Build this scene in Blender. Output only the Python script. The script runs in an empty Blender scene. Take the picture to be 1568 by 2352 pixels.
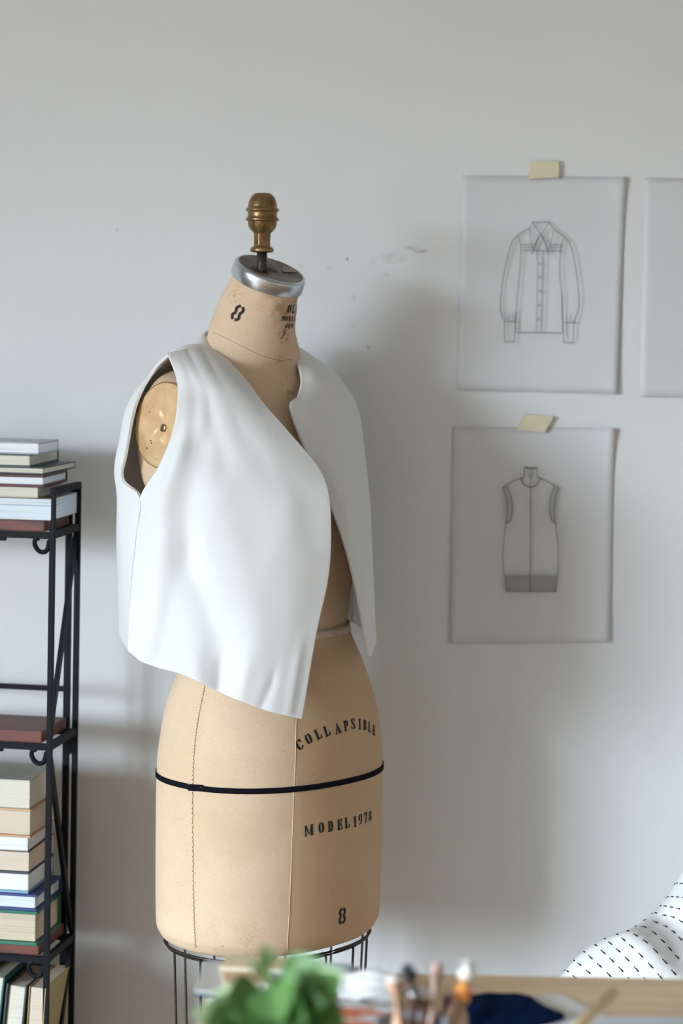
import bpy, bmesh, math, random
import numpy as np
from mathutils import Vector, Matrix
from mathutils.bvhtree import BVHTree
from mathutils.geometry import tessellate_polygon
random.seed(7)
R = math.radians
scn = bpy.context.scene
col = scn.collection

# ------------------------------------------------------------------ camera model (level view camera with a drop of the lens)
F, CX, CY, H = 5400.0, 784.0, 680.0, 1.46
ROLL = R(0.8); CR, SR = math.cos(ROLL), math.sin(ROLL)
EYE = Vector((0, 0, H))
def ray(px, py):
    dx, dy = px - CX, py - CY
    return Vector(((dx*CR + dy*SR)/F, 1.0, -(-dx*SR + dy*CR)/F))
def U(px, py, Z):                       # the world point seen at (px,py) at distance Z
    return EYE + ray(px, py)*Z
XC, ZC, PHI = -0.0871, 3.2, R(45)       # dress form: axis and facing
CP, SP = math.cos(PHI), math.sin(PHI)
def L(s, t, d):                         # dress form frame: s to its left, t to its front, d below eye height
    return Vector((XC + s*CP + t*SP, ZC + s*SP - t*CP, H - d))
def Q(px, py, t):
    r = ray(px, py); Z = ZC
    for _ in range(12):
        s = (r.x*Z - XC)/CP - t*SP/CP
        Z = ZC + s*SP - t*CP
    return EYE + r*Z

# ------------------------------------------------------------------ object helpers
def link(name, me, mat=None, parent=None, smooth=False):
    o = bpy.data.objects.new(name, me); col.objects.link(o)
    if mat is not None: me.materials.append(mat)
    if smooth:
        for p in me.polygons: p.use_smooth = True
    if parent is not None:
        o.parent = parent
        o.matrix_parent_inverse = Matrix.Translation(-parent.location) if parent.rotation_euler.z == 0 else parent.matrix_basis.inverted()
    return o
def from_bm(name, bm, mat=None, parent=None, smooth=False):
    me = bpy.data.meshes.new(name); bm.normal_update(); bm.to_mesh(me); bm.free()
    return link(name, me, mat, parent, smooth)
def tag(o, label=None, cat=None, group=None, kind=None):
    if label: o['label'] = label
    if cat: o['category'] = cat
    if group: o['group'] = group
    if kind: o['kind'] = kind
    return o
def thing(name, loc, label, cat, group=None, rz=0):
    o = bpy.data.objects.new(name, None); col.objects.link(o)
    o.location = loc; o.rotation_euler = (0, 0, rz); o.empty_display_size = 0.05
    return tag(o, label, cat, group)
def box(bm, c, sx, sy, sz, M=None, bev=0):
    b = bmesh.new()
    bmesh.ops.create_cube(b, size=1.0)
    for v in b.verts: v.co = Vector((v.co.x*sx, v.co.y*sy, v.co.z*sz))
    if bev: bmesh.ops.bevel(b, geom=list(b.edges), offset=bev, segments=2, affect='EDGES', profile=0.6)
    T = Matrix.Translation(Vector(c)) if M is None else M @ Matrix.Translation(Vector(c))
    b.transform(T)
    me = bpy.data.meshes.new('tmp'); b.to_mesh(me); b.free(); bm.from_mesh(me); bpy.data.meshes.remove(me)
def frame_at(d):
    d = d.normalized(); a = Vector((0, 0, 1)) if abs(d.z) < .9 else Vector((1, 0, 0))
    x = d.cross(a).normalized(); return x, x.cross(d).normalized()
def tube(bm, pts, r, seg=8, closed=False, caps=True):
    pts = [Vector(p) for p in pts]; n = len(pts); rings = []
    rs = r if isinstance(r, (list, tuple)) else [r]*n
    up = None
    for i, p in enumerate(pts):
        a = pts[(i-1) % n] if (closed or i > 0) else p
        b = pts[(i+1) % n] if (closed or i < n-1) else p
        d = (b-a).normalized()
        if up is None: x, y = frame_at(d)
        else:
            x = (up - d*up.dot(d)).normalized(); y = d.cross(x)
        up = x
        rings.append([bm.verts.new(p + (x*math.cos(2*math.pi*k/seg) + y*math.sin(2*math.pi*k/seg))*rs[i]) for k in range(seg)])
    m = n if closed else n-1
    for i in range(m):
        A, B = rings[i], rings[(i+1) % n]
        for k in range(seg):
            bm.faces.new((A[k], A[(k+1) % seg], B[(k+1) % seg], B[k]))
    if caps and not closed:
        bm.faces.new(rings[0][::-1]); bm.faces.new(rings[-1])
def bar(bm, a, b, w, h, side=Vector((1, 0, 0))):        # flat bar a->b
    a, b = Vector(a), Vector(b); d = (b-a).normalized()
    x = (side - d*side.dot(d)).normalized(); y = d.cross(x)
    vs = [bm.verts.new(p + x*sx*w/2 + y*sy*h/2) for p in (a, b) for sx, sy in ((-1, -1), (1, -1), (1, 1), (-1, 1))]
    for f in ((0, 1, 2, 3), (7, 6, 5, 4), (0, 4, 5, 1), (1, 5, 6, 2), (2, 6, 7, 3), (3, 7, 4, 0)):
        bm.faces.new([vs[i] for i in f])
def lathe(bm, prof, M, seg=40, facets=None):
    rings = []
    for (r, z) in prof:
        rings.append([bm.verts.new(M @ Vector((r*math.cos(2*math.pi*k/seg), r*math.sin(2*math.pi*k/seg), z))) for k in range(seg)])
    for i in range(len(prof)-1):
        for k in range(seg):
            bm.faces.new((rings[i][k], rings[i][(k+1) % seg], rings[i+1][(k+1) % seg], rings[i+1][k]))
    bm.faces.new(rings[0][::-1]); bm.faces.new(rings[-1])
def cr(P, x):                                           # Catmull-Rom through the list P at parameter x in 0..1
    n = len(P)-1; f = min(max(x, 0), 1)*n; i = min(int(f), n-1); t = f-i
    p1, p2 = P[i], P[i+1]
    p0 = P[i-1] if i > 0 else p1*2 - p2
    p3 = P[i+2] if i+2 <= n else p2*2 - p1
    return 0.5*((2*p1) + (p2-p0)*t + (2*p0-5*p1+4*p2-p3)*t*t + (3*p1-p0-3*p2+p3)*t*t*t)
def surface(rows, nu, nv, disp=None):
    rows = [[np.array(p) for p in r] for r in rows]
    G = np.zeros((nv+1, nu+1, 3))
    cols = [[cr(r, u/nu) for r in rows] for u in range(nu+1)]
    for u in range(nu+1):
        for v in range(nv+1): G[v, u] = cr(cols[u], v/nv)
    if disp is not None:
        du = np.gradient(G, axis=1); dv = np.gradient(G, axis=0)
        N = np.cross(du, dv); N /= (np.linalg.norm(N, axis=2, keepdims=True)+1e-12)
        for v in range(nv+1):
            for u in range(nu+1): G[v, u] += N[v, u]*disp(u/nu, v/nv)
    return G
def grid_mesh(bm, G):
    nv, nu = G.shape[:2]
    V = [[bm.verts.new(G[v, u]) for u in range(nu)] for v in range(nv)]
    for v in range(nv-1):
        for u in range(nu-1):
            try: bm.faces.new((V[v][u], V[v][u+1], V[v+1][u+1], V[v+1][u]))
            except ValueError: pass
    return V
def mod_solid(o, th, off=0, bev=0):
    m = o.modifiers.new('thickness', 'SOLIDIFY'); m.thickness = th; m.offset = off
    if bev:
        b = o.modifiers.new('round', 'BEVEL'); b.width = bev; b.segments = 3; b.limit_method = 'ANGLE'; b.angle_limit = R(50)

# ------------------------------------------------------------------ materials
def mat(name, rgb, rough=.6, metal=0, noise=None, bump=None, spec=.5, sheen=0, trans=0):
    m = bpy.data.materials.new(name); m.use_nodes = True
    nt = m.node_tree; b = nt.nodes['Principled BSDF']
    b.inputs['Base Color'].default_value = (*rgb, 1); b.inputs['Roughness'].default_value = rough
    b.inputs['Metallic'].default_value = metal; b.inputs['Specular IOR Level'].default_value = spec
    if sheen: b.inputs['Sheen Weight'].default_value = sheen
    tc = nt.nodes.new('ShaderNodeTexCoord')
    if noise:
        sc, amt, rgb2 = noise
        n = nt.nodes.new('ShaderNodeTexNoise'); n.inputs['Scale'].default_value = sc; n.inputs['Detail'].default_value = 6
        nt.links.new(tc.outputs['Object'], n.inputs['Vector'])
        mr = nt.nodes.new('ShaderNodeMapRange'); mr.inputs[1].default_value = .35; mr.inputs[2].default_value = .7
        mr.inputs[4].default_value = amt
        nt.links.new(n.outputs['Fac'], mr.inputs[0])
        mx = nt.nodes.new('ShaderNodeMix'); mx.data_type = 'RGBA'
        mx.inputs[6].default_value = (*rgb, 1); mx.inputs[7].default_value = (*rgb2, 1)
        nt.links.new(mr.outputs[0], mx.inputs[0]); nt.links.new(mx.outputs[2], b.inputs['Base Color'])
    if bump:
        sc, st, di = bump
        n = nt.nodes.new('ShaderNodeTexNoise'); n.inputs['Scale'].default_value = sc; n.inputs['Detail'].default_value = 4
        nt.links.new(tc.outputs['Object'], n.inputs['Vector'])
        bp = nt.nodes.new('ShaderNodeBump'); bp.inputs['Strength'].default_value = st; bp.inputs['Distance'].default_value = di
        nt.links.new(n.outputs['Fac'], bp.inputs['Height']); nt.links.new(bp.outputs[0], b.inputs['Normal'])
    return m
class NB:                                               # small node builder
    def __init__(s, m): s.nt = m.node_tree; s.b = s.nt.nodes['Principled BSDF']
    def n(s, t, **k):
        x = s.nt.nodes.new(t)
        for a, v in k.items(): setattr(x, a, v)
        return x
    def l(s, a, b): s.nt.links.new(a, b)
    def math(s, op, a, b=None):
        x = s.n('ShaderNodeMath', operation=op)
        for i, v in enumerate((a, b)):
            if v is None: continue
            if isinstance(v, (int, float)): x.inputs[i].default_value = v
            else: s.l(v, x.inputs[i])
        return x.outputs[0]
    def mix(s, f, a, b):
        x = s.n('ShaderNodeMix', data_type='RGBA')
        for i, v in ((0, f), (6, a), (7, b)):
            if isinstance(v, (int, float)): x.inputs[i].default_value = v
            elif isinstance(v, tuple): x.inputs[i].default_value = (*v, 1)
            else: s.l(v, x.inputs[i])
        return x.outputs[2]
    def noise(s, vec, sc, det=4):
        x = s.n('ShaderNodeTexNoise'); x.inputs['Scale'].default_value = sc; x.inputs['Detail'].default_value = det
        s.l(vec, x.inputs['Vector']); return x.outputs['Fac']
    def rng(s, v, a, b, c=0, d=1, smooth=True):
        x = s.n('ShaderNodeMapRange'); x.interpolation_type = 'SMOOTHSTEP' if smooth else 'LINEAR'
        for i, w in enumerate((a, b, c, d)): x.inputs[i+1].default_value = w
        s.l(v, x.inputs[0]); return x.outputs[0]
    def near(s, vec, p, r0, r1):                        # 1 within r0 of point p, 0 beyond r1
        x = s.n('ShaderNodeVectorMath', operation='DISTANCE'); x.inputs[1].default_value = tuple(p); s.l(vec, x.inputs[0])
        return s.rng(x.outputs['Value'], r0, r1, 1, 0)

def linen_material():
    m = mat('aged_linen', (.60, .435, .285), .85, spec=.2); nb = NB(m)
    pos = nb.n('ShaderNodeNewGeometry').outputs['Position']
    c = nb.mix(nb.rng(nb.noise(pos, 9, 5), .35, .7), (.79, .60, .42), (.715, .525, .355))
    # weave threads
    wv = []
    for sc in ((900, 900, 260), (260, 260, 900)):
        mp = nb.n('ShaderNodeMapping'); mp.inputs['Scale'].default_value = sc; nb.l(pos, mp.inputs['Vector'])
        wv.append(nb.noise(mp.outputs[0], 1, 2))
    w = nb.math('MULTIPLY', nb.math('ADD', wv[0], wv[1]), .5)
    c = nb.mix(nb.rng(w, .38, .62, 0, .22), c, (.52, .36, .22))
    sp_ = nb.n('ShaderNodeSeparateXYZ'); nb.l(pos, sp_.inputs[0])
    sS = nb.math('ADD', nb.math('MULTIPLY', nb.math('SUBTRACT', sp_.outputs[0], XC), CP), nb.math('MULTIPLY', nb.math('SUBTRACT', sp_.outputs[1], ZC), SP))
    tS = nb.math('SUBTRACT', nb.math('MULTIPLY', nb.math('SUBTRACT', sp_.outputs[0], XC), SP), nb.math('MULTIPLY', nb.math('SUBTRACT', sp_.outputs[1], ZC), CP))
    ml = nb.n('ShaderNodeMath', operation='MULTIPLY_ADD'); ml.name = 'seam_line'; nb.l(sp_.outputs[2], ml.inputs[0]); ml.inputs[1].default_value = 0; ml.inputs[2].default_value = .074
    df = nb.math('ADD', ml.outputs[0], sS)
    panel = nb.math('MULTIPLY', nb.rng(df, -.0005, .0005), nb.math('MULTIPLY', nb.rng(tS, .0, .02), nb.rng(sp_.outputs[2], .98, 1.01, 1, 0)))
    c = nb.mix(nb.math('MULTIPLY', panel, .65), c, (.50, .325, .175))  # skirt front: browner linen, with shade of its turned-away side mixed into the colour
    # foxing specks, sparse over the body and thick around the neck
    sp = nb.rng(nb.noise(pos, 330, 2), .70, .76)
    base = nb.rng(nb.noise(pos, 14, 3), .45, .65, .12, .75)
    c = nb.mix(nb.math('MULTIPLY', sp, base), c, (.16, .09, .04))
    def stain(p, r0, r1, sc, lo, hi, amt, colr):
        nonlocal c
        f = nb.math('MULTIPLY', nb.near(pos, p, r0, r1), nb.rng(nb.noise(pos, sc, 5), lo, hi, 0, amt))
        c = nb.mix(f, c, colr)
    stain(Q(650, 690, 0.01), .005, .05, 60, .38, .62, .75, (.27, .155, .07))
    stain(Q(545, 675, -.03), .004, .022, 420, .52, .62, .75, (.34, .17, .07))
    stain(Q(655, 770, 0.01), .002, .016, 200, .46, .56, .8, (.14, .08, .035))
    stain(Q(627, 824, 0.02), .0015, .006, 300, .30, .5, .95, (.10, .05, .02))
    stain(Q(655, 835, 0.02), .002, .022, 160, .5, .6, .55, (.2, .12, .06))
    stain(Q(680, 890, 0.03), .002, .03, 90, .48, .62, .6, (.22, .14, .07))
    stain(Q(590, 2185, .12), .005, .06, 330, .56, .64, .6, (.34, .21, .11))
    stain(Q(560, 2195, .12), .0, .11, 30, .4, .7, .35, (.36, .23, .12))
    stain(Q(745, 1566, .11), .002, .008, 300, .4, .6, .5, (.75, .58, .40))
    nb.l(c, nb.b.inputs['Base Color'])
    bp = nb.n('ShaderNodeBump'); bp.inputs['Strength'].default_value = .35; bp.inputs['Distance'].default_value = .0006
    nb.l(w, bp.inputs['Height']); nb.l(bp.outputs[0], nb.b.inputs['Normal'])
    return m
def wall_material():
    m = mat('white_wall_paint', (.80, .81, .81), .85, spec=.2); nb = NB(m)
    pos = nb.n('ShaderNodeNewGeometry').outputs['Position']
    c = nb.mix(nb.rng(nb.noise(pos, 1.7, 4), .35, .7), (.80, .812, .815), (.765, .782, .79))
    c = nb.mix(nb.rng(nb.noise(pos, 260, 3), .6, .75, 0, .12), c, (.6, .61, .62))
    def mark(px, py, r, amt, stretch=None):
        nonlocal c
        p = U(px, py, WALL_Z)
        v = pos
        if stretch:
            mp = nb.n('ShaderNodeMapping'); mp.inputs['Scale'].default_value = stretch; nb.l(pos, mp.inputs['Vector']); v = mp.outputs[0]
            p = Vector((p.x*stretch[0], p.y*stretch[1], p.z*stretch[2]))
        f = nb.math('MULTIPLY', nb.near(v, p, r*.3, r), nb.rng(nb.noise(pos, 110, 3), .35, .6, .25*amt, amt))
        c = nb.mix(f, c, (.22, .21, .2))
    mark(798, 595, .0035, .8); mark(845, 797, .004, .4); mark(812, 748, .0035, .45); mark(691, 612, .003, .3)
    mark(756, 615, .006, .22); mark(857, 598, .007, .25, (1, 1, .8)); mark(812, 682, .004, .25, (1, 1, .5))
    mark(903, 592, .016, .2, (.6, 1, 1.4)); mark(966, 577, .012, .5, (.8, 1, 3.5)); mark(945, 570, .012, .35, (.7, 1, 3))
    mark(886, 631, .006, .2, (.6, 1, 1.5)); mark(268, 528, .004, .25)
    nb.l(c, nb.b.inputs['Base Color'])
    bp = nb.n('ShaderNodeBump'); bp.inputs['Strength'].default_value = .25; bp.inputs['Distance'].default_value = .001
    nb.l(nb.noise(pos, 90, 5), bp.inputs['Height']); nb.l(bp.outputs[0], nb.b.inputs['Normal'])
    return m
def wood_material(name, a, b_, rough, sc=(1.2, 22, 22)):
    m = mat(name, a, rough); nb = NB(m)
    tc = nb.n('ShaderNodeTexCoord').outputs['Object']
    mp = nb.n('ShaderNodeMapping'); mp.inputs['Scale'].default_value = sc; nb.l(tc, mp.inputs['Vector'])
    n1 = nb.noise(mp.outputs[0], 3, 8)
    nb.l(nb.mix(nb.rng(n1, .35, .68), a, b_), nb.b.inputs['Base Color'])
    return m
def page_material(name, a, line, freq):
    m = mat(name, a, .85, spec=.2); nb = NB(m)
    tc = nb.n('ShaderNodeTexCoord').outputs['Object']
    mp = nb.n('ShaderNodeMapping'); mp.inputs['Scale'].default_value = (3, 3, freq); nb.l(tc, mp.inputs['Vector'])
    n1 = nb.noise(mp.outputs[0], 1, 3)
    nb.l(nb.mix(nb.rng(n1, .5, .72, 0, .75), a, line), nb.b.inputs['Base Color'])
    return m
WALL_Z = 3.45
M_linen = linen_material()
M_wall = wall_material()
M_vest = mat('white_suiting_cloth', (.885, .89, .885), .82, spec=.25, sheen=.1, bump=(700, .12, .0004))
def _translucent(m, f):                                # light cloth lets a little daylight through
    nt = m.node_tree; out = [n for n in nt.nodes if n.type == 'OUTPUT_MATERIAL'][0]; b = nt.nodes['Principled BSDF']
    t = nt.nodes.new('ShaderNodeBsdfTranslucent'); t.inputs['Color'].default_value = (.86, .84, .80, 1); mx = nt.nodes.new('ShaderNodeMixShader'); mx.inputs[0].default_value = f
    nt.links.new(b.outputs[0], mx.inputs[1]); nt.links.new(t.outputs[0], mx.inputs[2]); nt.links.new(mx.outputs[0], out.inputs['Surface'])
_translucent(M_vest, .10)
M_gold = mat('worn_gilt_wood', (.33, .205, .09), .36, .7, noise=(55, .85, (.13, .075, .03)), bump=(70, .25, .001))
M_iron = mat('dark_iron', (.035, .032, .03), .5, .7, noise=(300, .6, (.12, .1, .08)))
M_alu = mat('brushed_aluminium', (.62, .65, .68), .28, 1.0, noise=(25, .5, (.48, .50, .53)))
M_alutop = mat('dusty_aluminium', (.30, .28, .25), .6, .25, noise=(45, 1.0, (.17, .145, .12)), spec=.08)
M_alutop.node_tree.nodes['Principled BSDF'].inputs['Metallic'].default_value = .05
M_plate = mat('varnished_board_plate', (.93, .66, .38), .3, .3, noise=(22, .8, (.70, .43, .19)), bump=(30, .4, .004))
M_speck = mat('dark_paint_chip', (.06, .04, .03), .7)
M_tape = mat('black_cotton_tape', (.008, .008, .012), .9, spec=.1, bump=(900, .3, .0005))
M_cream = mat('cream_cotton_tape', (.66, .54, .41), .85, bump=(900, .3, .0005))
M_ink = mat('black_stencil_ink', (.018, .014, .011), .75)
M_thread = mat('brown_thread', (.28, .17, .08), .8)
M_seam = mat('pale_seam_thread', (.72, .56, .38), .8)
M_neckseam = mat('dark_seam_thread', (.30, .19, .10), .8)
M_black = mat('black_painted_metal', (.007, .009, .012), .5, 0, noise=(40, .6, (.012, .014, .018)), spec=.12)
M_plank = wood_material('red_brown_plank', (.175, .042, .026), (.08, .028, .02), .5, (3, 30, 30))
M_oak = wood_material('pale_oak', (.80, .585, .38), (.70, .49, .30), .5)
M_floor = wood_material('oak_floor', (.26, .165, .095), (.19, .115, .06), .45, (8, 1, 1))
M_ceil = mat('ceiling_paint', (.56, .56, .55), .9)
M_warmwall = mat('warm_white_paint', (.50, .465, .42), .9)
M_trim = mat('white_trim', (.78, .78, .77), .5)
M_tracing = mat('tracing_paper', (.705, .715, .735), .6, spec=.3, noise=(6, .5, (.685, .69, .705)))
M_pencil = mat('grey_pencil_line', (.36, .37, .39), .8)
M_hatch = mat('grey_pencil_shading', (.46, .47, .49), .8)
M_mask = mat('masking_tape', (.76, .69, .50), .7, noise=(60, .5, (.70, .64, .47)))

# ------------------------------------------------------------------ the room
def struct(name, bm, m): return tag(from_bm(name, bm, m), kind='structure')
X0, X1, Y0, Y1, ZT = -3.6, 2.6, -3.0, WALL_Z, 3.7
b = bmesh.new(); box(b, ((X0+X1)/2, Y1+.06, ZT/2), X1-X0+.24, .12, ZT); struct('wall_back', b, M_wall)
b = bmesh.new(); box(b, ((X0+X1)/2, (Y0+Y1)/2, -.05), X1-X0+.24, Y1-Y0+.24, .1); struct('floor', b, M_floor)
b = bmesh.new(); box(b, ((X0+X1)/2, (Y0+Y1)/2, ZT+.05), X1-X0+.24, Y1-Y0+.24, .1); struct('ceiling', b, M_ceil)
b = bmesh.new(); box(b, (X1+.06, (Y0+Y1)/2, ZT/2), .12, Y1-Y0, ZT); struct('wall_right', b, M_warmwall)
b = bmesh.new(); box(b, ((X0+X1)/2, Y0-.06, ZT/2), X1-X0, .12, ZT); struct('wall_front', b, M_warmwall)
WY0, WY1, WZ0, WZ1 = -2.25, .75, .66, 2.50              # the window opening in the thick left wall
WT = 1.0                                              # depth of its reveal
b = bmesh.new()
box(b, (X0-WT/2, (Y0+WY0)/2-.06, ZT/2), WT, WY0-Y0+.12, ZT); box(b, (X0-WT/2, (WY1+Y1)/2+.06, ZT/2), WT, Y1-WY1+.12, ZT)
box(b, (X0-WT/2, (WY0+WY1)/2, WZ0/2), WT, WY1-WY0, WZ0); box(b, (X0-WT/2, (WY0+WY1)/2, (WZ1+ZT)/2), WT, WY1-WY0, ZT-WZ1)
struct('wall_left', b, M_warmwall)
b = bmesh.new()
for y in (WY0+.03, WY1-.03, (WY0*2+WY1)/3, (WY0+WY1*2)/3): box(b, (X0-WT+.06, y, (WZ0+WZ1)/2), .06, .05, WZ1-WZ0)
for z in (WZ0+.03, WZ1-.03): box(b, (X0-WT+.06, (WY0+WY1)/2, z), .06, WY1-WY0, .06)
struct('window_1', b, M_trim)
b = bmesh.new(); box(b, ((X0+X1)/2, Y1-.008, .045), X1-X0, .016, .09, bev=.003); struct('baseboard_back', b, M_trim)

# ------------------------------------------------------------------ dress form
form = thing('dress_form', (XC, ZC, 0), 'linen covered dress form with stencilled lettering and gilt finial, wearing the white vest', 'dress form')
#        d     t0     A     Bf    Bb    n   tilt
RINGS = [(.866, .000, .138, .106, .106, 2.2, 0), (.863, .000, .150, .118, .118, 2.2, 0), (.853, .000, .158, .126, .126, 2.2, 0),
 (.835, .000, .162, .1295, .1295, 2.2, 0), (.75, .000, .1635, .131, .131, 2.2, 0), (.643, .000, .1645, .130, .130, 2.2, 0),
 (.595, .000, .162, .127, .127, 2.15, 0), (.548, .000, .155, .119, .119, 2.1, 0), (.500, .000, .139, .105, .105, 2, 0),
 (.475, .000, .127, .095, .095, 2, 0), (.452, .000, .117, .087, .087, 2, 0), (.435, .000, .116, .086, .086, 2, 0), (.40, .000, .120, .090, .090, 2, 0),
 (.35, -.008, .134, .104, .102, 2.1, 0), (.30, -.018, .160, .116, .108, 2.2, 0), (.26, -.027, .178, .119, .112, 2.25, 0),
 (.22, -.035, .184, .112, .112, 2.3, 0), (.185, -.040, .182, .098, .108, 2.35, 0), (.155, -.042, .176, .080, .100, 2.35, 1),
 (.130, -.045, .167, .069, .088, 2.2, 3), (.113, -.047, .150, .063, .074, 2.1, 6),
 (.100, -.048, .110, .056, .062, 2.0, 9),
 (.086, -.048, .083, .055, .058, 2.0, 13), (.070, -.047, .0715, .0595, .0565, 2.0, 17),
 (.052, -.0455, .0645, .0585, .0585, 2.0, 20),
 (.035, -.043, .0575, .0555, .0555, 2.0, 22), (.015, -.0365, .0535, .0525, .0525, 2.0, 23), (-.004, -.0285, .0485, .0485, .0485, 2.0, 24), (-.024, -.0195, .0465, .0465, .0465, 2.0, 24)]
def ringpt(rg, th, off=0.0):
    d, t0, A, Bf, Bb, n, tl = rg
    sn, cs = math.sin(th), math.cos(th); B = Bf if cs > 0 else Bb
    s = (A+off)*math.copysign(abs(sn)**(2/n), sn); t = (B+off)*math.copysign(abs(cs)**(2/n), cs)
    if s > 0 and d < .36: s *= 1 - .14*min(1, max(0, (d-.09)/.05))*min(1, (.36-d)/.06)
    lim = (.160 if s < 0 else .140) + max(0, (d-.236))*.8  # arm stump cut flat
    if d < .34 and abs(s) > lim: s = math.copysign(lim + (abs(s)-lim)*.15, s)
    a = R(tl)
    return L(s, t0 + t*math.cos(a), d + t*math.sin(a))
def interp_rings(m):
    A = [np.array(r) for r in RINGS]; out = []
    for i in range(len(A)-1):
        for k in range(m): out.append(tuple(cr(A, (i + k/m)/(len(A)-1))))
    out.append(RINGS[-1]); return out
BR = interp_rings(4); NS = 96
b = bmesh.new()
V = [[b.verts.new(ringpt(r, 2*math.pi*k/NS)) for k in range(NS)] for r in BR]
for i in range(len(V)-1):
    for k in range(NS): b.faces.new((V[i][k], V[i][(k+1) % NS], V[i+1][(k+1) % NS], V[i+1][k]))
b.faces.new(V[0][::-1]); b.faces.new(V[-1])
bmesh.ops.recalc_face_normals(b, faces=b.faces)
bvh = BVHTree.FromBMesh(b)
def _s_of(px, py):
    q = bvh.ray_cast(EYE, ray(px, py).normalized())[0]; return abs((q.x-XC)*CP + (q.y-ZC)*SP), q.z
(_a, _za), (_b, _zb) = _s_of(679, 1700), _s_of(662, 2140)
_ml = M_linen.node_tree.nodes['seam_line']; _k = (_a-_b)/(_za-_zb); _ml.inputs[1].default_value = _k; _ml.inputs[2].default_value = _b - _k*_zb
from_bm('body', b, M_linen, form, True)
def hit(px, py):
    h = bvh.ray_cast(EYE, ray(px, py).normalized())
    return (h[0], h[1]) if h[0] is not None else (None, None)
def ring_at(d):
    for i in range(len(RINGS)-1):
        a, c = RINGS[i], RINGS[i+1]
        if a[0] >= d >= c[0]:
            f = (a[0]-d)/(a[0]-c[0]); return tuple(a[k]*(1-f)+c[k]*f for k in range(7))
# neck cap, rod and finial
def disc_frame(c, tl, rot=0):
    a = R(tl); zf = Vector((SP*math.sin(a), -CP*math.sin(a), math.cos(a)))
    x = Vector((CP, SP, 0)); y = zf.cross(x)
    M = Matrix((x, y, zf)).transposed().to_4x4(); M.translation = c; return M
capM = disc_frame(L(0, -.0225, -.0168), 24)
b = bmesh.new()
lathe(b, [(.046, .0), (.0502, .0), (.0508, .001), (.0508, .0165), (.0500, .0195), (.0480, .021), (.0452, .0212), (.0448, .0120)], capM, 72)
cap = from_bm('neck_cap', b, M_alu, form, True)
_q = U(597, 612, 3.19); _n = Vector((SP*math.sin(R(24)), -CP*math.sin(R(24)), math.cos(R(24)))); _o = capM @ Vector((0, 0, .0201))
rc_hole = Vector((_q.x, _q.y, _o.z + ((_o.x-_q.x)*_n.x + (_o.y-_q.y)*_n.y)/_n.z))
b = bmesh.new()
lathe(b, [(.0455, .0195), (.0455, .0214), (.043, .0212), (.039, .0203), (.020, .0198), (.011, .0195)], capM, 64)
ct = from_bm('cap_disc', b, M_alutop, cap, True); ct['label'] = 'dusty recessed top of the cap'
b = bmesh.new()
hm = disc_frame(rc_hole, 24); lathe(b, [(.0135, .0), (.0130, .0004), (.009, .0005)], hm, 24)
rh = from_bm('rod_hole', b, M_speck, cap, True)
b = bmesh.new()
pl = [(.012, -.013), (.0405, -.013), (.042, .004), (.030, .0045), (.018, -.002)]
vs = [b.verts.new(capM @ Vector((x, y, .0224))) for x, y in pl]; f = b.faces.new(vs)
e = bmesh.ops.extrude_face_region(b, geom=[f]); bmesh.ops.translate(b, verts=[v for v in e['geom'] if isinstance(v, bmesh.types.BMVert)], vec=(0, 0, .0004))
pt = from_bm('tape_patch', b, mat('brown_paper_tape', (.40, .32, .24), .7, noise=(80, .6, (.22, .15, .1))), cap); pt['label'] = 'brown tape patch'
rodM = Matrix.Translation(L(0, -.0305, -.0))
zr = lambda py: (680-py)/5400*3.2
rc = U(601, 600, 3.19); ftop = rc.z
M0 = Matrix.Translation((rc.x, rc.y, 0))
zz = lambda py: U(601, py, 3.19).z
b = bmesh.new(); lathe(b, [(.0070, zz(650)), (.0070, zz(570))], M0, 24); from_bm('rod', b, M_iron, form, True)
prof = [(x/F*3.19, y) for x, y in ((19, 580), (26, 578), (27, 573), (25, 568.5), (21, 566), (19.5, 560), (20, 540), (21, 535), (26, 529), (31, 519), (33, 511), (34, 508),
        (38, 506.5), (38.5, 504.5), (38, 502), (35, 499.5), (34, 495), (34.2, 488), (36, 485.5), (38.3, 483.5), (38.5, 481.5), (37.5, 479), (34, 476), (33, 470), (30.5, 460), (26, 451), (20, 445.5), (16, 443.6), (12, 443.2))]
b = bmesh.new()
P2 = [np.array((r, zz(y))) for r, y in prof]; dense = [cr(P2, i/110) for i in range(111)]
rings = []
for r, z in dense:
    facet = zz(566) < z < zz(533)
    row = []
    for k in range(48):
        a = 2*math.pi*k/48; rr = r
        if facet: rr = r*min(1.02, .955/max(.01, math.cos(((a+.35) % (math.pi/4)) - math.pi/8)))
        row.append(b.verts.new((rc.x + rr*math.cos(a), rc.y + rr*math.sin(a), z)))
    rings.append(row)
for i in range(len(rings)-1):
    for k in range(48): b.faces.new((rings[i][k], rings[i][(k+1) % 48], rings[i+1][(k+1) % 48], rings[i+1][k]))
b.faces.new(rings[0][::-1]); b.faces.new(rings[-1])
fin = from_bm('finial', b, M_gold, form, True); fin['label'] = 'turned gilt wooden knob'
# carved petals on the finial bowl
for k in range(8):
    a0 = 2*math.pi*k/8 - 1.25; pts = []
    for j in range(17):
        q = math.pi*j/16; da = .27*math.cos(q); z = zz(527) + (zz(512)-zz(527))*math.sin(q)
        r = np.interp(z, [p[1] for p in dense[:60]], [p[0] for p in dense[:60]]) + .0001
        pts.append((rc.x + r*math.cos(a0+da), rc.y + r*math.sin(a0+da), z))
    b = bmesh.new(); tube(b, pts, .0005, 6); from_bm('carved_petal', b, M_gold, fin, True)
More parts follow.
